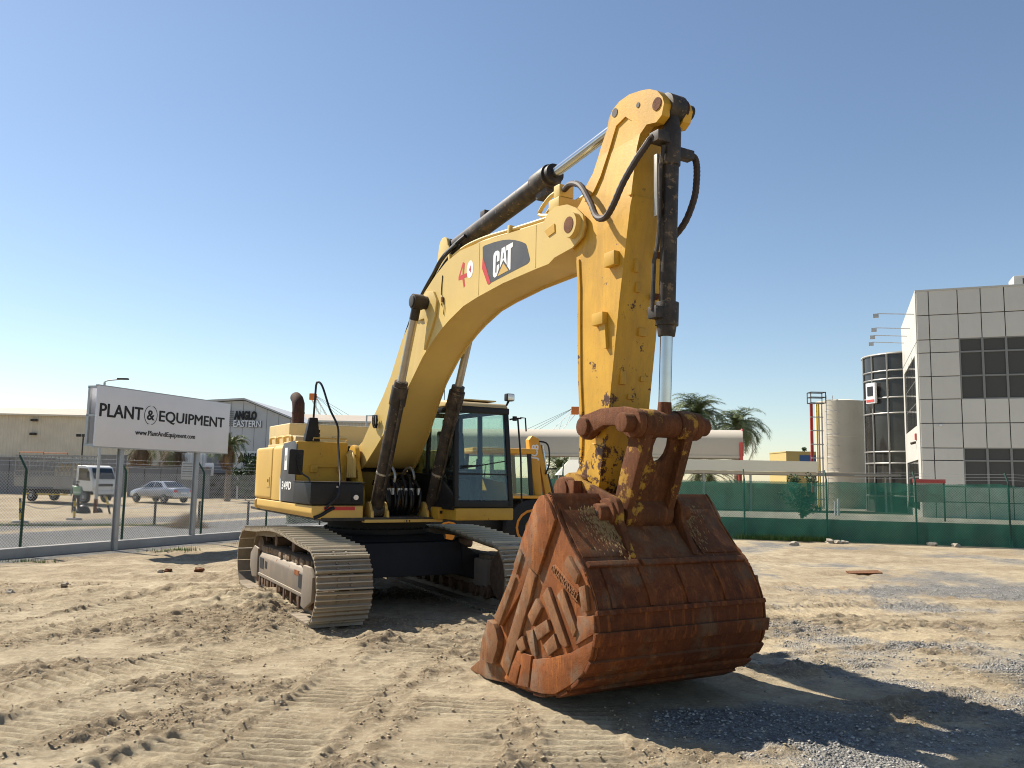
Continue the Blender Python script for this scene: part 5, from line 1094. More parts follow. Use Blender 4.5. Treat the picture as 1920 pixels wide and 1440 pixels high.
def gable():
    t = empty('gabled_warehouse', (-24.6, 76, -.1), 0, 'pale grey gabled warehouse with large black and white name letters', 'building')
    prof = [(-6.2, -.2), (9.5, -.2), (9.5, 5.1), (0, 8.67), (-6.2, 8.25)]
    b = MB(); b.prism(prof, 0, 36); b.build('wall', MT['corrgrey'], t, smooth=0)
    for x in np.arange(-5.6, 9.2, 1.1): b = MB(); zt = np.interp(x, [-6.2, 0, 9.5], [8.25, 8.67, 5.1])-.05; b.box((x-.02, -.012, 0), (x+.02, .0, zt)); b.build('cladding_joint', MT['wallgrey'], t)
    b = MB(); b.prism([(-6.4, 8.30), (0, 8.74), (9.8, 5.05), (9.8, 5.2), (0, 8.9), (-6.4, 8.45)], -.35, 36.2); b.build('roof', MT['corrgrey'], t, smooth=0)
    fit_text('caps', 'ANGLO', t, MT['blackprint'], -.90, 1.18, 7.30, .82, -.07, .05, .08); fit_text('caps', 'EASTERN', t, MT['wallgrey'], -.85, 1.66, 6.50, .62, -.06, .02, .06); fit_text('caps', 'EASTERN', t, MT['signwhite'], -.89, 1.62, 6.54, .62, -.12, .012, .05)
    b = MB(); b.box((-1.62, -.12, 6.6), (-1.35, -.02, 7.75)); b.build('red_emblem', MT['red'], t, bevel=.05)
    b = MB()
    for z in np.linspace(6.3, 7.6, 8): b.box((-1.30, -.10, z), (-.98, -.02, z+.09))
    b.build('grey_emblem', MT['wallgrey'], t)
gable()
# grey compound walls
def wallbit(name, px0, px1, Y, z0, z1, mat, label, cat='wall', thick=.25, joints=0):
    a, c = at(px0, 900, Y), at(px1, 900, Y); t = empty(name, (a.x, Y, -.1), 0, label, cat)
    L = c.x-a.x; b = MB(); b.box((0, 0, z0-.3), (L, thick, z1)); b.build('wall_face', mat, t)
    b = MB(); b.box((-.05, -.06, z1), (L+.05, thick+.06, z1+.10)); b.build('coping', mat, t)
    for k in range(joints): x = L*(k+1)/(joints+1); b = MB(); b.box((x-.02, -.012, z0-.3), (x+.02, -.002, z1-.02)); b.build('joint', MT['dblack'], t)
    return t
wallbit('compound_wall', -150, 98, 68, 0, 2.9, MT['wallgrey'], 'grey compound wall behind the cage truck', joints=2)
wallbit('compound_wall', 180, 232, 66.5, 0, 3.2, MT['wallgrey'], 'grey compound wall panel right behind the truck cab', joints=0)
wallbit('compound_wall', 240, 392, 66, 0, 2.35, MT['wallgrey'], 'grey panelled compound wall behind the silver car', joints=4)
wallbit('sliding_gate', 392, 480, 67, 0, 1.9, MT['dblack'], 'dark slatted sliding gate beside the excavator counterweight', 'gate', joints=7)
t = wallbit('guard_cabin', 386, 432, 69, .0, 3.5, MT['wallgrey'], 'low dark blue-grey guard cabin behind the compound wall', 'cabin', 3.0)
t = empty('shipping_container', at(337, 900, 70), 0, 'white corrugated shipping container behind the compound wall', 'container'); t.location.z = -.1
b = MB(); corrugated(b, 0, 4.2, 0, 1.3, 3.6, .28, .10); b.build('container_side', MT['truckwhite'], t, smooth=0, fix=False); b = MB(); b.box((0, .02, 1.2), (4.2, 2.4, 3.62)); b.build('container_shell', MT['truckwhite'], t)
o = at(392, 880, 66.5); b = MB(); b.box((-.35, 0, -.5), (.35, .06, .5)); k = b.build('notice_board', MT['signwhite']); k.location = o; tag(k, 'small white notice with a red mark on the gate pillar', 'sign'); b = MB(); b.box((-.25, -.02, -.3), (.0, -.005, .2)); b.build('red_mark', MT['red'], k)
o = at(352, 880, 65.8); b = MB(); b.box((-.5, 0, -.8), (.5, .03, .6)); k = b.build('notice_board', MT['galv']); k.location = o; tag(k, 'pale framed notice fixed to the wall behind the car', 'sign'); b = MB()
for z in np.linspace(-.6, .4, 6): b.box((-.4, -.01, z), (.4, -.003, z+.06))
b.build('printed_lines', MT['wallgrey'], k)
# small gate sign
t = empty('gate_sign', at(436, 905, 64), 0, 'white gate sign with black lettering beside the palm', 'sign'); t.location.z = -.1
b = MB(); b.box((0, 0, 1.9), (2.6, .15, 3.75)); b.build('sign_face', MT['signwhite'], t); 
for xa in (.3, 2.1): b = MB(); b.box((xa, .02, 0), (xa+.12, .12, 1.9)); b.build('sign_leg', MT['galv'], t)
o = put('lettering', text_mesh('ANGLO', .55, .02, .01), t, MT['blackprint'], (1.35, -.02, 3.35), (R_(90), 0, 0)); o = put('lettering', text_mesh('EASTERN', .38, .005, .01), t, MT['wallgrey'], (1.5, -.02, 2.85), (R_(90), 0, 0))
# flood light pole
g0 = at(150, 900, 70); t = empty('flood_light_pole', (g0.x, 70, -.1), 0, 'thin pole with a cluster of flood lights in front of the beige warehouse', 'light pole')
b = MB(); b.cyl((0, 0, 0), (0, 0, 4.9), .06, n=8); b.build('pole', MT['dblack'], t)
for dx in (-.35, .1, .4): b = MB(); b.cbox((dx, -.1, 4.95), (.35, .2, .25)); b.build('flood_lamp', MT['dblack'], t, bevel=.04)

# palms
def palm(name, loc, h, R, n, label, seed, dead=.15, trunk_r=.2, droop=1.0, cat='palm tree', group=None):
    rs = random.Random(seed); t = empty(name, loc, 0, label, cat, group)
    b = MB(); k = 16
    for i_ in range(k):
        z = h*i_/k; r = trunk_r*(1.15-.25*i_/k); b.lathe([(z, r*.92), (z+h/k*.8, r*1.1), (z+h/k, r*.9)], (.02*math.sin(i_), 0, 0), axis='z', n=9)
    b.build('trunk', MT['bark'], t)
    for grp, mat, cnt in (('crown', MT['frond'], int(n*(1-dead))), ('dead_fronds', MT['dryfrond'], int(n*dead))):
        if not cnt: continue
        b = MB()
        for f in range(cnt):
            az = rs.uniform(0, 6.283); el = rs.uniform(-.15, 1.35) if grp == 'crown' else rs.uniform(-1.2, -.35); L = R*rs.uniform(.8, 1.1)
            d = Vector((math.cos(az), math.sin(az), 0)); p = Vector((0, 0, h-.05)); a = el; pts = []
            for s in range(13):
                pts.append(p.copy()); p = p+(d*math.cos(a)+Vector((0, 0, 1))*math.sin(a))*(L/12); a -= droop*(.10+.012*s)*rs.uniform(.8, 1.2)
            side = d.cross(Vector((0, 0, 1)))
            b.tube(pts, [.022*(1-.75*i_/12) for i_ in range(13)], n=3, cap=False)
            for s in range(2, 13):
                for q in range(3):
                    u = (s-1)+q/3; i0 = min(int(u), 11); c = pts[i0].lerp(pts[i0+1], u-i0); tg = (pts[i0+1]-pts[i0]).normalized(); up = side.cross(tg)
                    ll = L*.26*math.sin(math.pi*min(.97, max(.12, u/12.4)))**.6*rs.uniform(.75, 1.1)
                    for sg in (-1, 1):
                        e = c+(side*sg*.75+tg*.75+up*rs.uniform(-.15, .35))*ll+Vector((0, 0, -.22*ll)); wv = tg*.028
                        b.add([c-wv, c+wv, e], [(0, 1, 2)])
        b.build(grp, mat, t, fix=False, smooth=0)
    return t
def gz(px, Y, z=0): p = at(px, 900, Y); return (p.x, Y, z)
palm('palm_tree', gz(262, 72, -.1), 4.2, 2.6, 46, 'palm with drooping dry fronds below the left half of the billboard', 1, .55, group='palms by the street')
palm('palm_tree', gz(322, 70, -.1), 4.3, 3.0, 56, 'palm with hanging brown fronds below the right half of the billboard', 2, .65, group='palms by the street')
palm('palm_tree', gz(428, 60, -.1), 4.0, 1.9, 46, 'green palm between the billboard and the excavator', 3, .2, group='palms by the street')

def shrub(name, loc, rx, rz, n, label, seed, mat='leaf', ls=.07, cat='shrub', stems=6):
    rs = random.Random(seed); t = empty(name, loc, 0, label, cat); b = MB(); bs_ = MB()
    cl = [(Vector((rs.gauss(0, rx*.45), rs.gauss(0, rx*.4), rz*rs.uniform(.15, .95))), rs.uniform(.15, .38)*min(rx, rz)) for _ in range(max(6, n//90))]
    for c, r in cl[:14]: bs_.tube(bez([(0, 0, 0), (c.x*.3, c.y*.3, c.z*.5), c], 3), [.03, .025, .02, .016, .012, .01, .008], n=4)
    for _ in range(n):
        c, r = rs.choice(cl); d = Vector((rs.gauss(0, 1), rs.gauss(0, 1), rs.gauss(0, 1))).normalized(); p = c+d*r*rs.random()**.4
        p.z = max(p.z, .02); u = Vector((rs.gauss(0, 1), rs.gauss(0, 1), rs.gauss(0, .6))).normalized(); v = u.cross(Vector((rs.gauss(0, 1), rs.gauss(0, 1), rs.gauss(0, 1)))).normalized(); s = ls*rs.uniform(.6, 1.3)
        b.add([p-u*s, p+v*s*.4, p+u*s, p-v*s*.4], [(0, 1, 2, 3)])
    b.build('foliage', MT[mat], t, fix=False, smooth=0); bs_.build('stems', MT['bark'], t); return t
shrub('leafy_tree', gz(462, 63, -.1), 1.3, 3.2, 2600, 'dense green tree beside the counterweight across the street', 4, ls=.14, cat='tree')
def dry_bush():
    g0 = gnd(352, 988, -.3); t = empty('dry_bush', (g0.x, g0.y, zl(g0.x, g0.y)), 0, 'low dry brown bush at the foot of the right sign post', 'bush'); rs = random.Random(8); b = MB()
    for _ in range(1500):
        a = rs.uniform(0, 6.28); r = abs(rs.gauss(0, .55)); x, y = r*math.cos(a), r*.5*math.sin(a); h = max(.1, .75*math.exp(-r*r/.8)*rs.uniform(.4, 1.1)); l = rs.uniform(-.25, .25); l2 = rs.uniform(-.2, .2)
        b.add([(x-.006, y, 0), (x+.006, y, 0), (x+l, y+l2, h)], [(0, 1, 2)])
    b.build('dry_stalks', MT['drygrass'], t, fix=False, smooth=0)
dry_bush()
g0 = gnd(592, 992, -.2); 
def hedge():
    t = empty('hedge', (-9.6, 38.5, -.35), 0, 'low bright green hedge seen under the counterweight', 'hedge'); rs = random.Random(9); b = MB()
    for _ in range(5200):
        p = Vector((rs.uniform(-.6, 2.6), rs.uniform(-.4, .4), rs.uniform(0, .62))); u = Vector((rs.gauss(0, 1), rs.gauss(0, 1), rs.gauss(0, 1))).normalized(); v = u.orthogonal().normalized(); s = .05*rs.uniform(.6, 1.3)
        b.add([p-u*s, p+v*s*.5, p+u*s, p-v*s*.5], [(0, 1, 2, 3)])
    b.build('foliage', MT['grass'], t, fix=False, smooth=0)
    b = MB(); b.box((-.5, -.3, 0), (2.5, .3, .5)); b.build('inner_twigs', MT['leaf'], t)
hedge()
# weeds along the gravel strip and at the right fence
def weeds(name, pts, h, label, seed, mat, n):
    rs = random.Random(seed); b = MB()
    for x, y, z, r in pts:
        for _ in range(n):
            px, py = x+rs.gauss(0, r), y+rs.gauss(0, r*.35); a = rs.uniform(0, 6.28); hh = h*rs.uniform(.4, 1.2); l = rs.uniform(.1, .5)*hh; w = .008
            b.add([(px-w*math.sin(a), py+w*math.cos(a), z), (px+w*math.sin(a), py-w*math.cos(a), z), (px+l*math.cos(a), py+l*math.sin(a), z+hh)], [(0, 1, 2)])
    o = b.build(name, MT[mat], None, fix=False, smooth=0); return tag(o, label, 'weeds', kind='stuff')
pts = []
for px in range(0, 330, 12): g0 = gnd(px, 986, -.35); pts.append((g0.x, g0.y, zl(g0.x, g0.y), .3))
weeds('roadside_grass', pts, .16, 'thin green grass along the edge of the street', 3, 'grass', 60)
pts = [(gnd(px, py).x, gnd(px, py).y, 0, r) for px, py, r in ((50, 1055, .25), (320, 1035, .3), (345, 1032, .2))]
weeds('yard_grass', pts, .10, 'small grass tufts at the foot of the kerb', 4, 'grass', 120)
# ------------------------------------------------------------------ right side: green net fence and compound
MT.update(
    panel=paint('grey_aluminium_panel', (.60, .565, .50), .42, .03, dirt=(.30, .27, .22), damt=.25, dscale=.3, dust=0, bump=0, metal=.1, rnd=True),
    panelw=paint('white_aluminium_panel', (.50, .485, .44), .45, .03, dirt=(.45, .42, .36), damt=.3, dscale=.4, dust=0, bump=0),
    joint=simple('dark_joint', (.07, .068, .062), .8),
    curtain=simple('dark_curtain_glass', (.032, .031, .029), .10, 0, .35, .5, spec=.35),
    mullion=simple('grey_mullion', (.22, .215, .20), .45, .2),
    tank=paint('cream_tank_paint', (.62, .57, .46), .6, .05, dirt=(.40, .34, .25), damt=.4, dscale=.6, dust=0, bump=.05),
    canopy=simple('cream_canopy_fabric', (.46, .41, .33), .8, 0, .05, .5),
    fascia=simple('cream_fascia', (.68, .64, .52), .6, 0, .04, .5),
    redsteel=simple('red_steel_paint', (.48, .075, .06), .5, 0, .1, 2),
    jcb=paint('orange_yellow_paint', (.66, .31, .02), .4, .06, damt=.2, dust=.15),
    jcbblack=simple('machine_black', (.012, .012, .013), .5, 0, .2, 3),
    rimorange=simple('orange_rim', (.62, .22, .015), .5, 0, .08, 4),
    block=paint('plastered_block_wall', (.40, .36, .29), .9, .08, damt=.5, dust=0, bump=.2),
    stone=simple('pale_rock', (.33, .29, .23), .9, 0, .25, 6, .8, 12),
    yellowwall=simple('yellow_wall', (.42, .32, .12), .8), bluewall=simple('blue_panel', (.04, .10, .24), .5),
)
def netmat():
    t = NT('green_shade_net'); t.n.remove(t.b); co = t.co()
    tr = t.new('ShaderNodeBsdfTransparent'); df = t.new('ShaderNodeBsdfDiffuse'); df.inputs[0].default_value = (.045, .19, .135, 1); tl = t.new('ShaderNodeBsdfTranslucent'); tl.inputs[0].default_value = (.045, .18, .13, 1)
    m0 = t.new('ShaderNodeMixShader'); m0.inputs[0].default_value = .35; t.l(df.outputs[0], m0.inputs[1]); t.l(tl.outputs[0], m0.inputs[2])
    f = t.ramp(t.noise(co, 1.3, 5, .6), [(.3, .58), (.7, .74)])
    m1 = t.new('ShaderNodeMixShader'); t.l(f, m1.inputs[0]); t.l(tr.outputs[0], m1.inputs[1]); t.l(m0.outputs[0], m1.inputs[2]); t.l(m1.outputs[0], t.out.inputs[0]); return t.m
MT['net'] = netmat()
rang = math.atan2(RFU[1], RFU[0])
cy = [RF0-RFU*12.3+RFN*.26, RF0+RFU*60+RFN*.26, RF0+RFU*60+RFN*120, RF0-RFU*12.3+RFN*120]
lv = []
for q in (0, 16, 120):
    for s_ in (-12.3, 60): v = RF0+RFU*s_+RFN*(.26+q); lv.append((v[0], v[1], .74 if q == 0 else .5))
for q in (0, 120):
    for s_ in (-12.3, 60): v = RF0+RFU*s_+RFN*(.26+q); lv.append((v[0], v[1], -.5))
me = bpy.data.meshes.new('compound_pavement'); me.from_pydata(lv, [], [(0, 1, 3, 2), (2, 3, 5, 4), (0, 6, 7, 1), (0, 2, 4, 8, 6), (1, 7, 9, 5, 3)]); tag(put('compound_pavement', me, None, MT['block']), kind='structure')
NF = empty('netted_fence', (RF0[0], RF0[1], 0), rang, 'chain-link fence hung with green shade net along the right side of the yard', 'fence')
rposts = [-12, -9.2, -6.2, -3.0, .30, 3.05, 5.9, 8.75, 11.6]
for s in rposts: fence_post(s, .0, NF, True, 2.1)
def netsheet(name, x0, x1, z0, z1, y, seed):
    xs = np.linspace(x0, x1, 260); zs = np.linspace(z0, z1, 16); XX, ZZ = np.meshgrid(xs, zs)
    YY = y+.11*fbm(XX/.55, ZZ/.9, seed, 4); ZZ = ZZ+np.where(ZZ > z1-.01, .10*fbm(XX/1.2, XX*0, seed+5, 3), 0)
    V = np.stack([XX.ravel(), YY.ravel(), ZZ.ravel()], 1); n = len(xs)
    F = [(r*n+c, r*n+c+1, (r+1)*n+c+1, (r+1)*n+c) for r in range(len(zs)-1) for c in range(n-1)]
    me = bpy.data.meshes.new(name); me.from_pydata(V.tolist(), [], F); me.polygons.foreach_set('use_smooth', [True]*len(F)); return put(name, me, NF, MT['net'])
netsheet('shade_net', -12, 13, .0, 2.02, -.06, 7)
chain_link(-12, 13, .03, .05, 2.05, NF, .085, .003, MT['greenpost'])
b = MB(); b.box((-12.3, .24, -.1), (13.5, .5, .745)); o = b.build('retaining_wall', MT['block'], None, bevel=.02); o.location = (RF0[0], RF0[1], 0); o.rotation_euler.z = rang; tag(o, 'low plastered retaining wall behind the green net', 'wall')
for k, (dy, dz) in enumerate(((.07, .12), (.14, .22), (.22, .32))):
    b = MB(); b.tube([(x, dy, 2.08+dz-.02*math.sin(x*1.1)**2) for x in np.linspace(4, 13, 30)], .004, n=4); b.build('barbed_wire', MT['galv'], NF)
pts = []
for px in range(1385, 1560, 5): g0 = gnd(px, 1010+(px-1380)*.033); pts.append((g0.x, g0.y-.1, 0, .16))
weeds('fence_weeds', pts, .22, 'straggly green weeds along the foot of the netted fence', 5, 'grass', 70)
shrub('green_shrub', (gnd(1512, 973, .74).x, gnd(1512, 973, .74).y+.5, .70), .55, 1.6, 3600, 'tall bushy green shrub growing behind the net', 12, 'leaf', .05)
# loose rocks at the fence
def rock(px, py, s, seed, label, cat='rock', grp=None, mat='stone'):
    rs = random.Random(seed); bm = bmesh.new(); bmesh.ops.create_icosphere(bm, subdivisions=2, radius=s)
    s *= .8
    for v in bm.verts: v.co *= .8+.28*rs.uniform(-1, 1); v.co.z *= .62
    me = bpy.data.meshes.new('rock'); bm.to_mesh(me); bm.free(); me.materials.append(MT[mat]); g0 = gnd(px, py)
    o = bpy.data.objects.new('rock', me); COL.objects.link(o); o.location = (g0.x, g0.y, zg(g0.x, g0.y)+s*.25); tag(o, label, cat, grp)
rock(1556, 1019, .20, 1, 'left of the three pale rocks at the netted fence', grp='rocks at the fence'); rock(1571, 1020, .17, 2, 'middle of the three pale rocks at the netted fence', grp='rocks at the fence'); rock(1583, 1020, .16, 3, 'right of the three pale rocks at the netted fence', grp='rocks at the fence')
rock(1747, 1024, .20, 4, 'pointed grey rock at the foot of the fence post', grp='rocks at the fence'); rock(1792, 1026, .16, 5, 'flat pale rock right of the fence post', grp='rocks at the fence'); rock(1488, 1022, .18, 6, 'flat cream rock lying before the fence weeds', grp='rocks at the fence')
rock(315, 1074, .10, 7, 'small brown stone left of the near crawler track', grp='stones in the yard', mat='pinrust'); rock(372, 1071, .12, 8, 'larger brown stone just left of the near crawler track', grp='stones in the yard', mat='pinrust'); rock(120, 1109, .07, 9, 'pale stone alone on the left of the yard', grp='stones in the yard'); rock(18, 1117, .08, 10, 'white stone near the left edge of the yard', grp='stones in the yard'); rock(300, 1075, .08, 11, 'leftmost stone of the row by the crawler track', grp='stones in the yard')
g0 = gnd(1620, 1076); b = MB(); b.box((-.35, -.16, 0), (.35, .16, .03)); o = b.build('board_scrap', MT['pinrust']); o.location = (g0.x, g0.y, zg(g0.x, g0.y)+.02); o.rotation_euler = (R_(4), R_(-3), R_(-6)); tag(o, 'flat dark scrap board lying on the gravel to the right', 'board')

# office building with panel cladding
FD = Vector((.928, -.372, 0)); SD = Vector((.372, .928, 0))    # along the front (to the right), along the return (back)
Yc = 36.0; cxp = at(1722, 700, Yc).x; OB0 = Vector((cxp, Yc, .5))
OB = empty('office_building', OB0, math.atan2(FD.y, FD.x), 'two storey office building clad in grey square panels with dark window bands', 'building')
def bz(py): return CAMH+(910-py)/FPX*Yc-.5
TOPZ = bz(543)
b = MB(); b.box((.02, .02, -.6), (19.4, 9.3, TOPZ-.06)); b.build('core_wall', MT['joint'], OB)
cols = [0.0, .50, 1.63]+[1.63+.885*k for k in range(1, 13)]
rows = [bz(p) for p in (543, 590, 637, 662, 707, 750, 795, 841, 864, 912, 940, 985)]
wcols = range(2, 12)
pmesh = {}; prs = random.Random(6)
def panel_at(c0, c1, z0, z1):
    w, h = round(c1-c0-.035, 3), round(z0-z1-.035, 3); k = (w, h)
    if k not in pmesh: b = MB(); b.box((0, -.03, 0), (w, .018, h)); pmesh[k] = b.mesh('panel', MT['panel'], bevel=.006, seg=1)
    put('panel', pmesh[k], OB, loc=(c0+.0175, prs.uniform(-.006, .006), z1+.0175), rot=(R_(prs.uniform(-.35, .35)), 0, R_(prs.uniform(-.35, .35))))
for ci in range(len(cols)-1):
    for ri in range(len(rows)-1):
        if ci in wcols and (ri in (2, 3, 4) or ri in (7, 8)): continue
        panel_at(cols[ci], cols[ci+1], rows[ri], rows[ri+1])
def window_band(r0, r1):
    for ci in wcols:
        for ri in range(r0, r1):
            b = MB(); b.box((cols[ci]+.05, .05, rows[ri+1]+.05), (cols[ci+1]-.05, .08, rows[ri]-.05)); b.build('window_pane', MT['curtain'], OB)
    zt, zb = rows[r0], rows[r1]
    for ci in list(wcols)+[12]: b = MB(); b.box((cols[ci]-.045, -.02, zb), (cols[ci]+.045, .06, zt)); b.build('mullion', MT['mullion'], OB)
    for ri in range(r0, r1+1): b = MB(); b.box((cols[2], -.012, rows[ri]-.035), (cols[12], .055, rows[ri]+.035)); b.build('transom', MT['mullion'], OB)
window_band(2, 5); window_band(7, 9)
b = MB(); b.box((-.03, -.05, TOPZ-.02), (19.5, 9.4, TOPZ+.06)); b.build('parapet_cap', MT['panelw'], OB)
# white return wall: big pale panels with two windows
for k, (s0, s1, z0, z1) in enumerate([(0, 9.3, bz(543), bz(640)), (0, 1.2, bz(640)-.02, bz(985)), (8.2, 9.3, bz(640)-.02, bz(985)), (1.22, 8.18, bz(795), bz(862)), (1.22, 8.18, bz(958), bz(985)), (1.22, 8.18, bz(640)-.02, bz(660))]):
    b = MB(); b.box((-.035, s0+.015, z1+.015), (.015, s1-.015, z0-.015)); b.build('side_panel', MT['panelw'], OB, bevel=.005, seg=1)
for z0, z1 in ((bz(795), bz(660)), (bz(958), bz(862))):
    for i_ in range(4):
        for j in range(3):
            y0 = 1.3+i_*1.72; zz0 = z0+(z1-z0)*j/3; zz1 = z0+(z1-z0)*(j+1)/3; b = MB(); b.box((.0, y0+.05, zz0+.05), (.012, y0+1.64, zz1-.05)); b.build('side_window_pane', MT['curtain'], OB)
    for ya in (1.22, 8.1): b = MB(); b.box((-.02, ya, z0), (.013, ya+.08, z1)); b.build('side_window_frame', MT['mullion'], OB)
# arm lamps over the return
for y, z in ((.6, TOPZ-.9), (3.2, TOPZ-1.1), (5.4, TOPZ-1.1), (7.6, TOPZ-1.1)):
    b = MB(); b.tube([(0, y, z), (-1.55, y, z+.12)], .022, n=6); b.cbox((-1.62, y, z+.02), (.24, .2, .16), M=None); b.build('arm_lamp', MT['galv'], OB)
b = MB(); b.box((-.10, 1.6, bz(822)), (-.04, 2.0, bz(810))); b.build('red_alarm_box', MT['redsteel'], OB); b = MB(); b.cyl((-.04, 2.2, bz(826)), (-.25, 2.1, bz(829)), .06, n=8); b.build('camera', MT['dblack'], OB)
b = MB(); b.cyl((.78, -.03, bz(799)), (.78, -.11, bz(799)), .05, n=12); b.build('dome_camera', MT['signwhite'], OB)
for x, w in ((4.0, 1.9), (6.6, 1.8)): b = MB(); b.box((x, 1.2, TOPZ+.05), (x+w, 2.4, TOPZ+.72)); au = b.build('air_conditioner', MT['panelw'], OB, bevel=.05); b = MB(); b.box((x+.35, 1.19, TOPZ+.12), (x+w-.1, 1.199, TOPZ+.58)); b.build('air_grille', MT['joint'], au)
# curved glass stair drum
DR = 2.65; dc = Vector((22.75, 46.6, 0)); GT = empty('glass_drum', (dc.x, dc.y, .5), 0, 'curved dark glass stair tower between the office and the cream tank', 'building')
Yd = dc.y; dz = lambda py: CAMH+(908-py)/FPX*(Yd-2.4)-.5
drow = [dz(p) for p in (657, 690, 706, 742, 772, 846, 868, 930)]; dang = [R_(a) for a in (172, 194, 216, 238, 260, 282)]
b = MB(); b.lathe([(-.4, DR-.12), (drow[0]-.02, DR-.12)], (0, 0, 0), axis='z', n=40); b.build('drum_core', MT['joint'], GT)
for i_ in range(len(dang)-1):
    for j in range(len(drow)-1):
        vs = []
        for rr in (DR-.03, DR-.10):
            for zz in (drow[j+1]+.05, drow[j]-.05):
                for q in range(5): a = dang[i_]+.022+(dang[i_+1]-dang[i_]-.044)*q/4; vs.append((rr*math.cos(a), rr*math.sin(a), zz))
        fs = [(q, q+1, 5+q+1, 5+q) for q in range(4)]+[(10+q, 15+q, 16+q, 11+q) for q in range(4)]+[(q, 10+q, 11+q, q+1) for q in range(4)]+[(5+q, 6+q, 16+q, 15+q) for q in range(4)]+[(0, 5, 15, 10), (4, 14, 19, 9)]
        b = MB(); b.add(vs, fs); b.build('curved_pane', MT['curtain'], GT, smooth=40)
for a in dang: b = MB(); b.cyl((DR*math.cos(a), DR*math.sin(a), -.4), (DR*math.cos(a), DR*math.sin(a), drow[0]), .055, n=8); b.build('drum_mullion', MT['mullion'], GT)
for z in drow:
    b = MB(); b.tube([((DR)*math.cos(R_(a)), (DR)*math.sin(R_(a)), z) for a in range(170, 286, 6)], .05, n=6); b.build('drum_transom', MT['mullion'], GT)
b = MB(); b.lathe([(drow[0], DR+.03), (drow[0]+.07, DR+.03), (drow[0]+.16, .4)], (0, 0, 0), axis='z', n=40); b.build('drum_roof', MT['panelw'], GT)
a = R_(178); b = MB(); b.box((-.12, -.36, 0), (.05, .36, 1.15)); sgn = b.build('box_sign', MT['signwhite'], GT, bevel=.04); sgn.location = ((DR+.12)*math.cos(R_(196)), (DR+.12)*math.sin(R_(196)), dz(752)); sgn.rotation_euler.z = R_(16); b = MB(); b.box((-.14, -.22, .42), (-.125, .22, .95)); b.build('sign_emblem', MT['blackprint'], sgn); b = MB(); b.box((-.14, -.3, .08), (-.125, .3, .22)); b.build('sign_caption', MT['redsteel'], sgn)
# freestanding board behind the fence
g0 = gnd(1778, 980, .72); t = empty('notice_stand', (g0.x, g0.y+1.2, .66), R_(-12), 'brown notice board with a red top edge behind the green net', 'sign')
b = MB(); b.box((-.52, 0, .72), (.52, .05, 1.42)); b.build('board', MT['block'], t); b = MB(); b.box((-.54, -.02, 1.42), (.54, .07, 1.56)); b.build('red_header', MT['redsteel'], t)
for x in (-.5, .46): b = MB(); b.box((x, .0, -.1), (x+.05, .05, 1.45)); b.build('board_leg', MT['dblack'], t)
for px, h in ((1577, 48), (1583, 58)): g0 = gnd(px, 966, .7); b = MB(); b.cyl((0, 0, 0), (0, 0, h*g0.y/FPX*.55), .05, n=10); o = b.build('white_bollard', MT['signwhite']); o.location = (g0.x, g0.y+.6, .66); tag(o, 'shorter of the two white bollards by the shrub' if px == 1577 else 'taller of the two white bollards by the shrub', 'bollard')

# cream storage tank with ladder tower
Yt = 52.0; tx = at(1578, 800, Yt).x; TK = empty('storage_tank', (tx, Yt, .5), 0, 'tall cream cylindrical storage tank beside the glass tower', 'tank'); tr_ = 46/FPX*Yt; tz = CAMH+(905-753)/FPX*Yt-.5
b = MB(); b.lathe([(-.4, tr_), (tz*.33, tr_), (tz*.33+.02, tr_+.012), (tz*.33+.06, tr_), (tz*.66, tr_), (tz*.66+.02, tr_+.012), (tz*.66+.06, tr_), (tz, tr_), (tz+.12, tr_*.5), (tz+.15, .1)], (0, 0, 0), axis='z', n=48); b.build('tank_shell', MT['tank'], TK, smooth=15)
b = MB(); lx = -tr_*.75; ly = -tr_*.72
for dx in (-.2, .2): b.tube([(lx+dx, ly, 0), (lx+dx, ly, tz+.3)], .025, n=5)
for z in np.arange(.3, tz+.3, .3): b.tube([(lx-.2, ly, z), (lx+.2, ly, z)], .015, n=4)
for z in np.arange(2.4, tz+.3, .7): b.tube([(lx-.2+.4*0, ly, z)]+[(lx+.38*math.cos(R_(q)), ly-.35+.38*math.sin(R_(q)), z) for q in range(150, 400, 30)]+[(lx+.2, ly, z)], .014, n=4)
b.build('caged_ladder', MT['galv'], TK)
PT = empty('pipe_tower', (at(1532, 800, 50).x, 50, .5), 0, 'narrow pipe tower with red and yellow uprights left of the tank', 'tower'); pz = CAMH+(905-745)/FPX*50-.5
for x, m in ((-.38, 'redsteel'), (-.28, 'redsteel'), (.0, 'yb'), (.12, 'yb'), (.30, 'galv')): b = MB(); b.cyl((x, 0, -.3), (x, 0, pz-.35), .05, n=8); b.build('upright_pipe', MT[m], PT)
for z in np.linspace(.5, pz-.4, 8): b = MB(); b.box((-.42, -.08, z), (.36, -.03, z+.06)); b.build('cross_bracket', MT['galv'], PT)
b = MB()
for z in (pz-.35, pz, pz+.3): b.tube([(-.45, -.3, z), (.45, -.3, z), (.45, .3, z), (-.45, .3, z), (-.45, -.3, z)], .03, n=5)
for x in (-.45, .45):
    for y in (-.3, .3): b.tube([(x, y, pz-.35), (x, y, pz+.3)], .03, n=5)
b.build('platform_cage', MT['dblack'], PT)

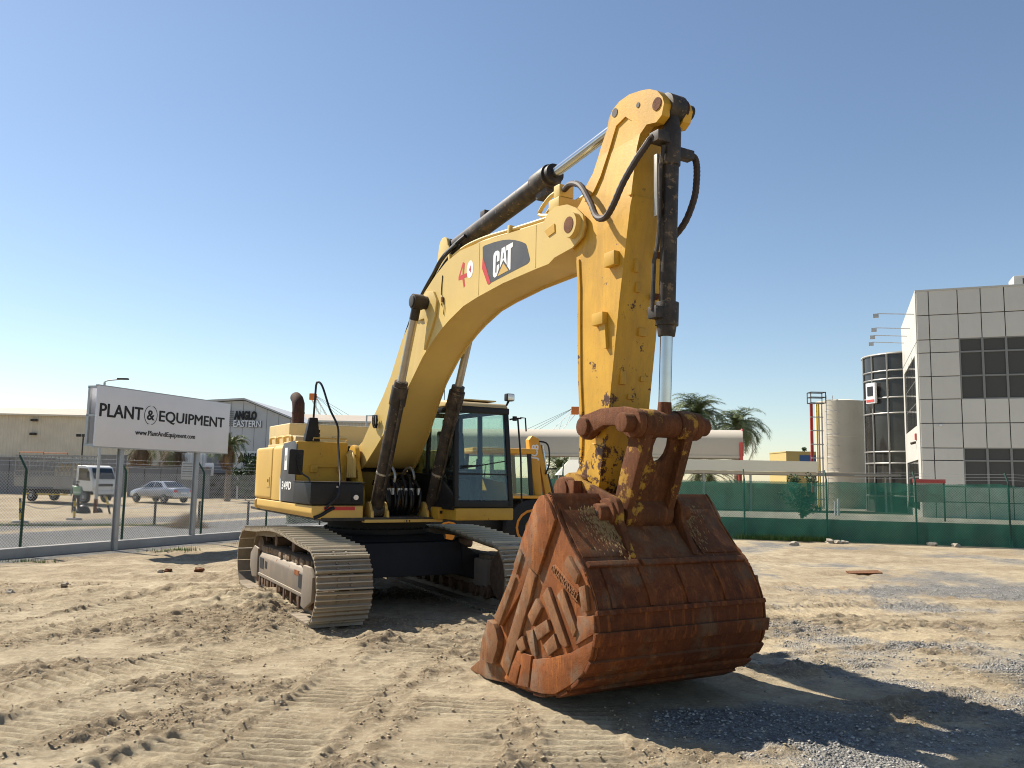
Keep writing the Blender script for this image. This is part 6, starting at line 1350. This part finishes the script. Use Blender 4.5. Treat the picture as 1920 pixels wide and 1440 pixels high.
# flat carport with cream fascia, long barrel canopy
FC = empty('flat_carport', (at(1290, 870, 42).x, 42, .5), 0, 'flat carport roof with a cream fascia behind the green net', 'carport')
L = at(1534, 870, 42).x-at(1290, 870, 42).x; z0 = CAMH+(903-885)/FPX*42-.5; z1 = CAMH+(903-863)/FPX*42-.5
b = MB(); b.box((-6, 0, z0+.05), (L, .12, z1)); b.build('fascia', MT['fascia'], FC); b = MB(); b.box((-6, .12, z0-.1), (L+4.2, 5, z0+.04)); b.build('carport_roof', MT['canopy'], FC); b = MB(); b.box((L+.02, .02, z0-.12), (L+4.2, .1, z0+.02)); b.build('roof_edge', MT['mullion'], FC)
for x in (-5.5, -2.4, .9, 3.3, 6.6, 10.2): b = MB(); b.cyl((x, .5, -.4), (x, .5, z0), .06, n=8); b.build('carport_post', MT['galv'], FC)
Yb = 47; bx1 = at(1392, 850, Yb).x; bx0 = at(640, 850, Yb+6).x
zt = CAMH+(904-808)/FPX*Yb-.5; zb = CAMH+(904-858)/FPX*Yb-.5; rad = zt-zb
bl = math.hypot(bx1-bx0, 6); BC_ = empty('barrel_canopy', (bx1, Yb, .5), math.atan2(6, bx0-bx1), 'long cream barrel-vault shade canopy with a red end arch', 'canopy')
# local x runs from the red end away; cross section in y-z
n = 10; vs = []
for x in (0, bl):
    for k in range(n+1): a = math.pi*(k-1)/(n-2); vs.append((x, -1.35 if k == 0 else 1.35 if k == n else -1.35*math.cos(a), zb if k in (0, n) else zb+rad*.62+rad*.38*math.sin(a)))
b = MB(); b.add(vs, [(k, k+1, n+1+k+1, n+1+k) for k in range(n)]); b.build('canopy_fabric', MT['canopy'], BC_, smooth=60)
for ya in (-1.40, 1.30): b = MB(); b.box((0, ya, zb-.12), (bl, ya+.10, zb+.02)); b.build('edge_beam', MT['canopy'], BC_)
b = MB(); b.tube([(.02, -1.38*math.cos(math.pi*k/n), zb+(rad+.03)*math.sin(math.pi*k/n)**.8) for k in range(n+1)], .06, n=6); b.build('end_arch', MT['redsteel'], BC_)
for x in (.1, 9, 18, 27): b = MB(); b.cyl((x, 1.36, -.4 if x > 1 else zb-.6), (x, 1.36, zb+rad*.5 if x < 1 else zb), .10, n=10); b.build('canopy_post', MT['redsteel'] if x < 1 else MT['galv'], BC_)
b = MB(); b.cyl((.1, -1.36, -.4), (.1, -1.36, zb), .10, n=10); b.build('canopy_post', MT['redsteel'], BC_)
# small white tent further left, block wall and yellow building
t = empty('white_tent', (at(1078, 870, 40).x, 40, .4), 0, 'small white tent roof left of the stick', 'tent'); w_ = 36/FPX*40
b = MB(); b.add([(-w_, -w_, 1.75), (w_*3, -w_, 1.75), (w_*3, w_, 1.75), (-w_, w_, 1.75), (-w_*.3, 0, 2.5), (w_*2.6, 0, 2.5)], [(0, 1, 5, 4), (1, 2, 5), (2, 3, 4, 5), (3, 0, 4)]); b.build('tent_roof', MT['fascia'], t, smooth=0)
for x in (-w_*.9, w_*2.8): b = MB(); b.cyl((x, -w_*.9, -.4), (x, -w_*.9, 1.76), .03, n=6); b.build('tent_pole', MT['galv'], t)
for nm, px0, px1, Y, za, zb_, m, lb in (('block_wall', 1275, 1500, 46, -.3, 1.35, 'fascia', 'pale block wall under the carport roof'), ('yellow_building', 1475, 1545, 62, -.3, 3.75, 'yellowwall', 'low yellow building with a blue panel behind the tank'), ('boundary_wall', 960, 1275, 50, -.3, 1.4, 'block', 'long pale boundary wall behind the parked backhoe')):
    a = at(px0, 900, Y); c = at(px1, 900, Y); t = empty(nm, (a.x, Y, .5), 0, lb, 'building' if 'building' in nm else 'wall'); b = MB(); b.box((0, 0, za), (c.x-a.x, .3 if 'wall' in nm and nm != 'yellow_building' else 4, zb_)); b.build('wall_face', MT[m], t)
    b = MB(); b.box((-.04, -.04, zb_), (c.x-a.x+.04, .34 if nm != 'yellow_building' else 4.04, zb_+.08)); b.build('coping', MT[m], t)
    if nm == 'yellow_building': b = MB(); b.box((1.0, -.03, 2.9), (c.x-a.x, -.005, 3.55)); b.build('blue_panel', MT['bluewall'], t); b = MB(); b.box((1.5, -.03, .6), (2.4, -.005, 1.6)); b.build('dark_window', MT['darkglass'], t)
# palms on the right
palm('palm_tree', gz(1308, 56, .5), 6.0, 2.5, 80, 'tall green palm just right of the bucket cylinder rod', 21, .1, group='palms in the compound')
palm('palm_tree', gz(1383, 58, .5), 5.3, 2.6, 80, 'green palm right of the red canopy arch', 22, .12, group='palms in the compound')
palm('palm_tree', gz(1048, 60, .5), 2.2, 2.4, 50, 'palm under the canopy left of the stick', 23, .1, group='palms in the compound')
palm('palm_tree', gz(1330, 52, .5), 2.0, 2.2, 40, 'short palm below the cream canopy right of the bucket link', 24, .15, group='palms in the compound')
shrub('treetop', gz(1508, 66, .5), .7, 4.6, 500, 'dark treetop above the yellow building', 31, 'leaf', .12, 'tree')

# lattice crane booms far behind
def crane(name, px0, py0, px1, py1, Y, w, label, head='orange'):
    a, c = at(px0, py0, Y), at(px1, py1, Y); t = empty(name, (a.x, Y, 0), 0, label, 'crane'); a, c = Vector((0, 0, a.z)), Vector((c.x-a.x, 0, c.z))
    base = Vector((a.x-(c.x-a.x)/(c.z-a.z)*a.z, 0, 0)) if True else a; d = (c-base).normalized(); u = Vector((0, 1, 0)); v = d.cross(u); L = (c-base).length
    b = MB(); N = int(L/(w*1.2)); cs = [(-1, -1), (1, -1), (1, 1), (-1, 1)]
    for i_, j in cs: b.tube([base+(u*i_+v*j)*w/2, c+(u*i_+v*j)*w/2*.5], .05, n=4)
    for k in range(N):
        f0, f1 = k/N, (k+1)/N; p, q = base.lerp(c, f0), base.lerp(c, f1); w0, w1 = w/2*(1-.5*f0), w/2*(1-.5*f1)
        for m_ in range(4):
            (i0, j0), (i1, j1) = cs[m_], cs[(m_+1) % 4]; b.tube([p+(u*i0+v*j0)*w0, q+(u*i1+v*j1)*w1], .028, n=3, cap=False)
    tag(b.build('lattice_boom', MT['truckwhite'], t), kind='stuff')
    b = MB(); b.cbox(c, (w*.7, w*.6, w*.7)); b.build('boom_head', MT[head], t, bevel=.1)
    b = MB()
    for k in range(3): b.tube([c+Vector((0, 0, w*.3)), base+Vector((-6 if c.x > base.x else 7+k, 0, 3+k*1.5))], .03, n=3)
    b.tube([c+Vector((w*.4, 0, 0)), c+Vector((w*.4, 0, -4))], .03, n=3); b.build('cables', MT['dblack'], t)
    b = MB(); b.box((base.x-2, -1.5, 0), (base.x+2, 1.5, 2.6)); b.build('crane_house', MT['orange'], t, bevel=.1)
crane('crawler_crane', 618, 800, 587, 744, 150, 1.7, 'lattice crane boom rising far behind the antenna mast')
crane('crawler_crane', 1040, 812, 1078, 770, 150, 2.0, 'white lattice crane boom with orange head left of the stick')
g0 = at(683, 900, 70); t = empty('street_lamp', (g0.x, 70, -.1), 0, 'small double street lamp behind the boom foot', 'street lamp'); b = MB(); b.cyl((0, 0, 0), (0, 0, 7.1), .07, n=8); b.build('lamp_pole', MT['galv'], t); b = MB(); b.tube([(0, 0, 7.05), (.9, 0, 7.1)], .04, n=6); b.build('lamp_arm', MT['galv'], t); b = MB(); b.box((.6, -.1, 7.02), (1.1, .1, 7.12)); b.build('lamp_head', MT['dblack'], t)
g0 = gnd(1053, 992); t = empty('fence_post', (g0.x, g0.y-.4, 0), rang, 'dark green angled fence post left of the bucket hinge', 'post'); fence_post(0, 0, t, True, 2.25)

# backhoe loader parked behind the excavator
JX = at(975, 985, 22.5); JB = empty('backhoe_loader', (JX.x-.9, 22.5, 0), R_(196), 'orange-yellow backhoe loader with folded arm parked behind the excavator cab', 'backhoe')
# local x forward (to the left in the picture, slightly away), local y: +y faces the camera
def jw(x, y, r, w): return wheel(JB, x, y, r, w, MT['rimorange'], 'wheel')
for s in (1, -1):
    jw(-.95, s*.95, .72, .42); jw(1.25, s*.85, .52, .35)
b = MB(); b.prism([(-1.4, .55), (2.2, .55), (2.2, 1.15), (.6, 1.35), (.5, 1.05), (-1.4, 1.05)], -.42, .42); b.build('chassis', MT['jcbblack'], JB, bevel=.04)
b = MB(); b.prism([(.55, 1.25), (2.2, 1.15), (2.2, 1.65), (.55, 1.85)], -.5, .5); b.build('bonnet', MT['jcb'], JB, bevel=.06)
for s in (1, -1):
    b = MB(); b.box((-1.32, s*.85-.28, 1.46), (.35, s*.85+.28, 1.54)); b.build('rear_fender', MT['jcb'], JB, bevel=.02)
    for x0, x1 in ((-1.0, -.92), (-.35, -.30), (.45, .40)): b = MB(); b.prism([(x0-.05, 1.5), (x0+.05, 1.5), (x1+.05, 2.62), (x1-.05, 2.62)], s*.78-.04, s*.78+.04); b.build('cab_pillar', MT['jcbblack'], JB)
    b = MB(); b.prism([(-.98, 1.55), (.4, 1.55), (.38, 2.58), (-.9, 2.58)], s*.775-.004, s*.775+.004); b.build('cab_window', MT['glass'], JB, smooth=0)
b = MB(); b.box((-1.08, -.9, 2.62), (.65, .9, 2.76)); b.build('cab_roof', MT['jcb'], JB, bevel=.04)
b = MB(); b.box((-1.3, -.7, 1.4), (.3, .7, 1.52)); b.build('cab_floor', MT['jcbblack'], JB)
b = MB(); b.box((-.6, -.25, 1.52), (-.15, .25, 2.2)); b.build('operator_seat', MT['seat'], JB, bevel=.06)
b = MB(); b.box((-1.75, -.9, .5), (-1.5, .9, 1.1)); b.build('kingpost_frame', MT['jcbblack'], JB, bevel=.03)
ay = .25
b = MB(); b.prism([(-1.50, .95), (-1.30, 1.0), (-1.12, 2.2), (-1.02, 3.02), (-1.12, 3.14), (-1.32, 3.06), (-1.37, 2.2)], ay-.16, ay+.16); ba = b.build('backhoe_boom', MT['jcb'], JB, bevel=.03)
b = MB(); b.prism([(-1.36, 2.95), (-1.22, 3.05), (-1.52, 1.6), (-1.62, 1.15), (-1.80, 1.25), (-1.66, 1.8)], ay-.13, ay+.13); b.build('dipper_arm', MT['jcb'], JB, bevel=.02)
b = MB(); b.cyl((-1.44, ay+.05, 2.9), (-1.58, ay+.05, 2.1), .04, n=10, mi=1); b.cyl((-1.58, ay+.05, 2.1), (-1.86, ay+.05, 1.25), .065, n=12); b.build('dipper_cylinder', [MT['jcbblack'], MT['chrome']], JB)
b = MB(); b.tube(bez([(-1.25, ay+.1, 3.0), (-1.55, ay+.2, 2.9), (-1.6, ay+.2, 2.4), (-1.52, ay+.15, 2.1)], 5), .025, n=6); b.build('arm_hose', MT['hose'], JB)
b = MB(); b.prism([(-1.75, .5), (-1.45, .45), (-1.5, 1.0), (-1.8, 1.15), (-1.95, .8)], ay-.35, ay+.35); b.build('backhoe_bucket', MT['dblack'], JB, bevel=.02)
o = put('lettering', text_mesh('JCB', .26, .008, .004), JB, MT['white'], (-1.20, ay+.166, 2.70), (R_(90), R_(-83), R_(180)))
b = MB(); b.prism([(2.0, .5), (2.2, 1.3), (2.9, .6), (3.3, .15), (3.1, .1), (2.7, .4), (2.3, .5)], -.55, .55); b.build('loader_arms', MT['jcb'], JB, bevel=.03)
b = MB(); b.prism([(3.1, .05), (3.9, .05), (3.9, .1), (3.3, .2), (3.25, .9), (3.15, .9)], -1.1, 1.1); b.build('loader_bucket', MT['jcbblack'], JB, bevel=.01)
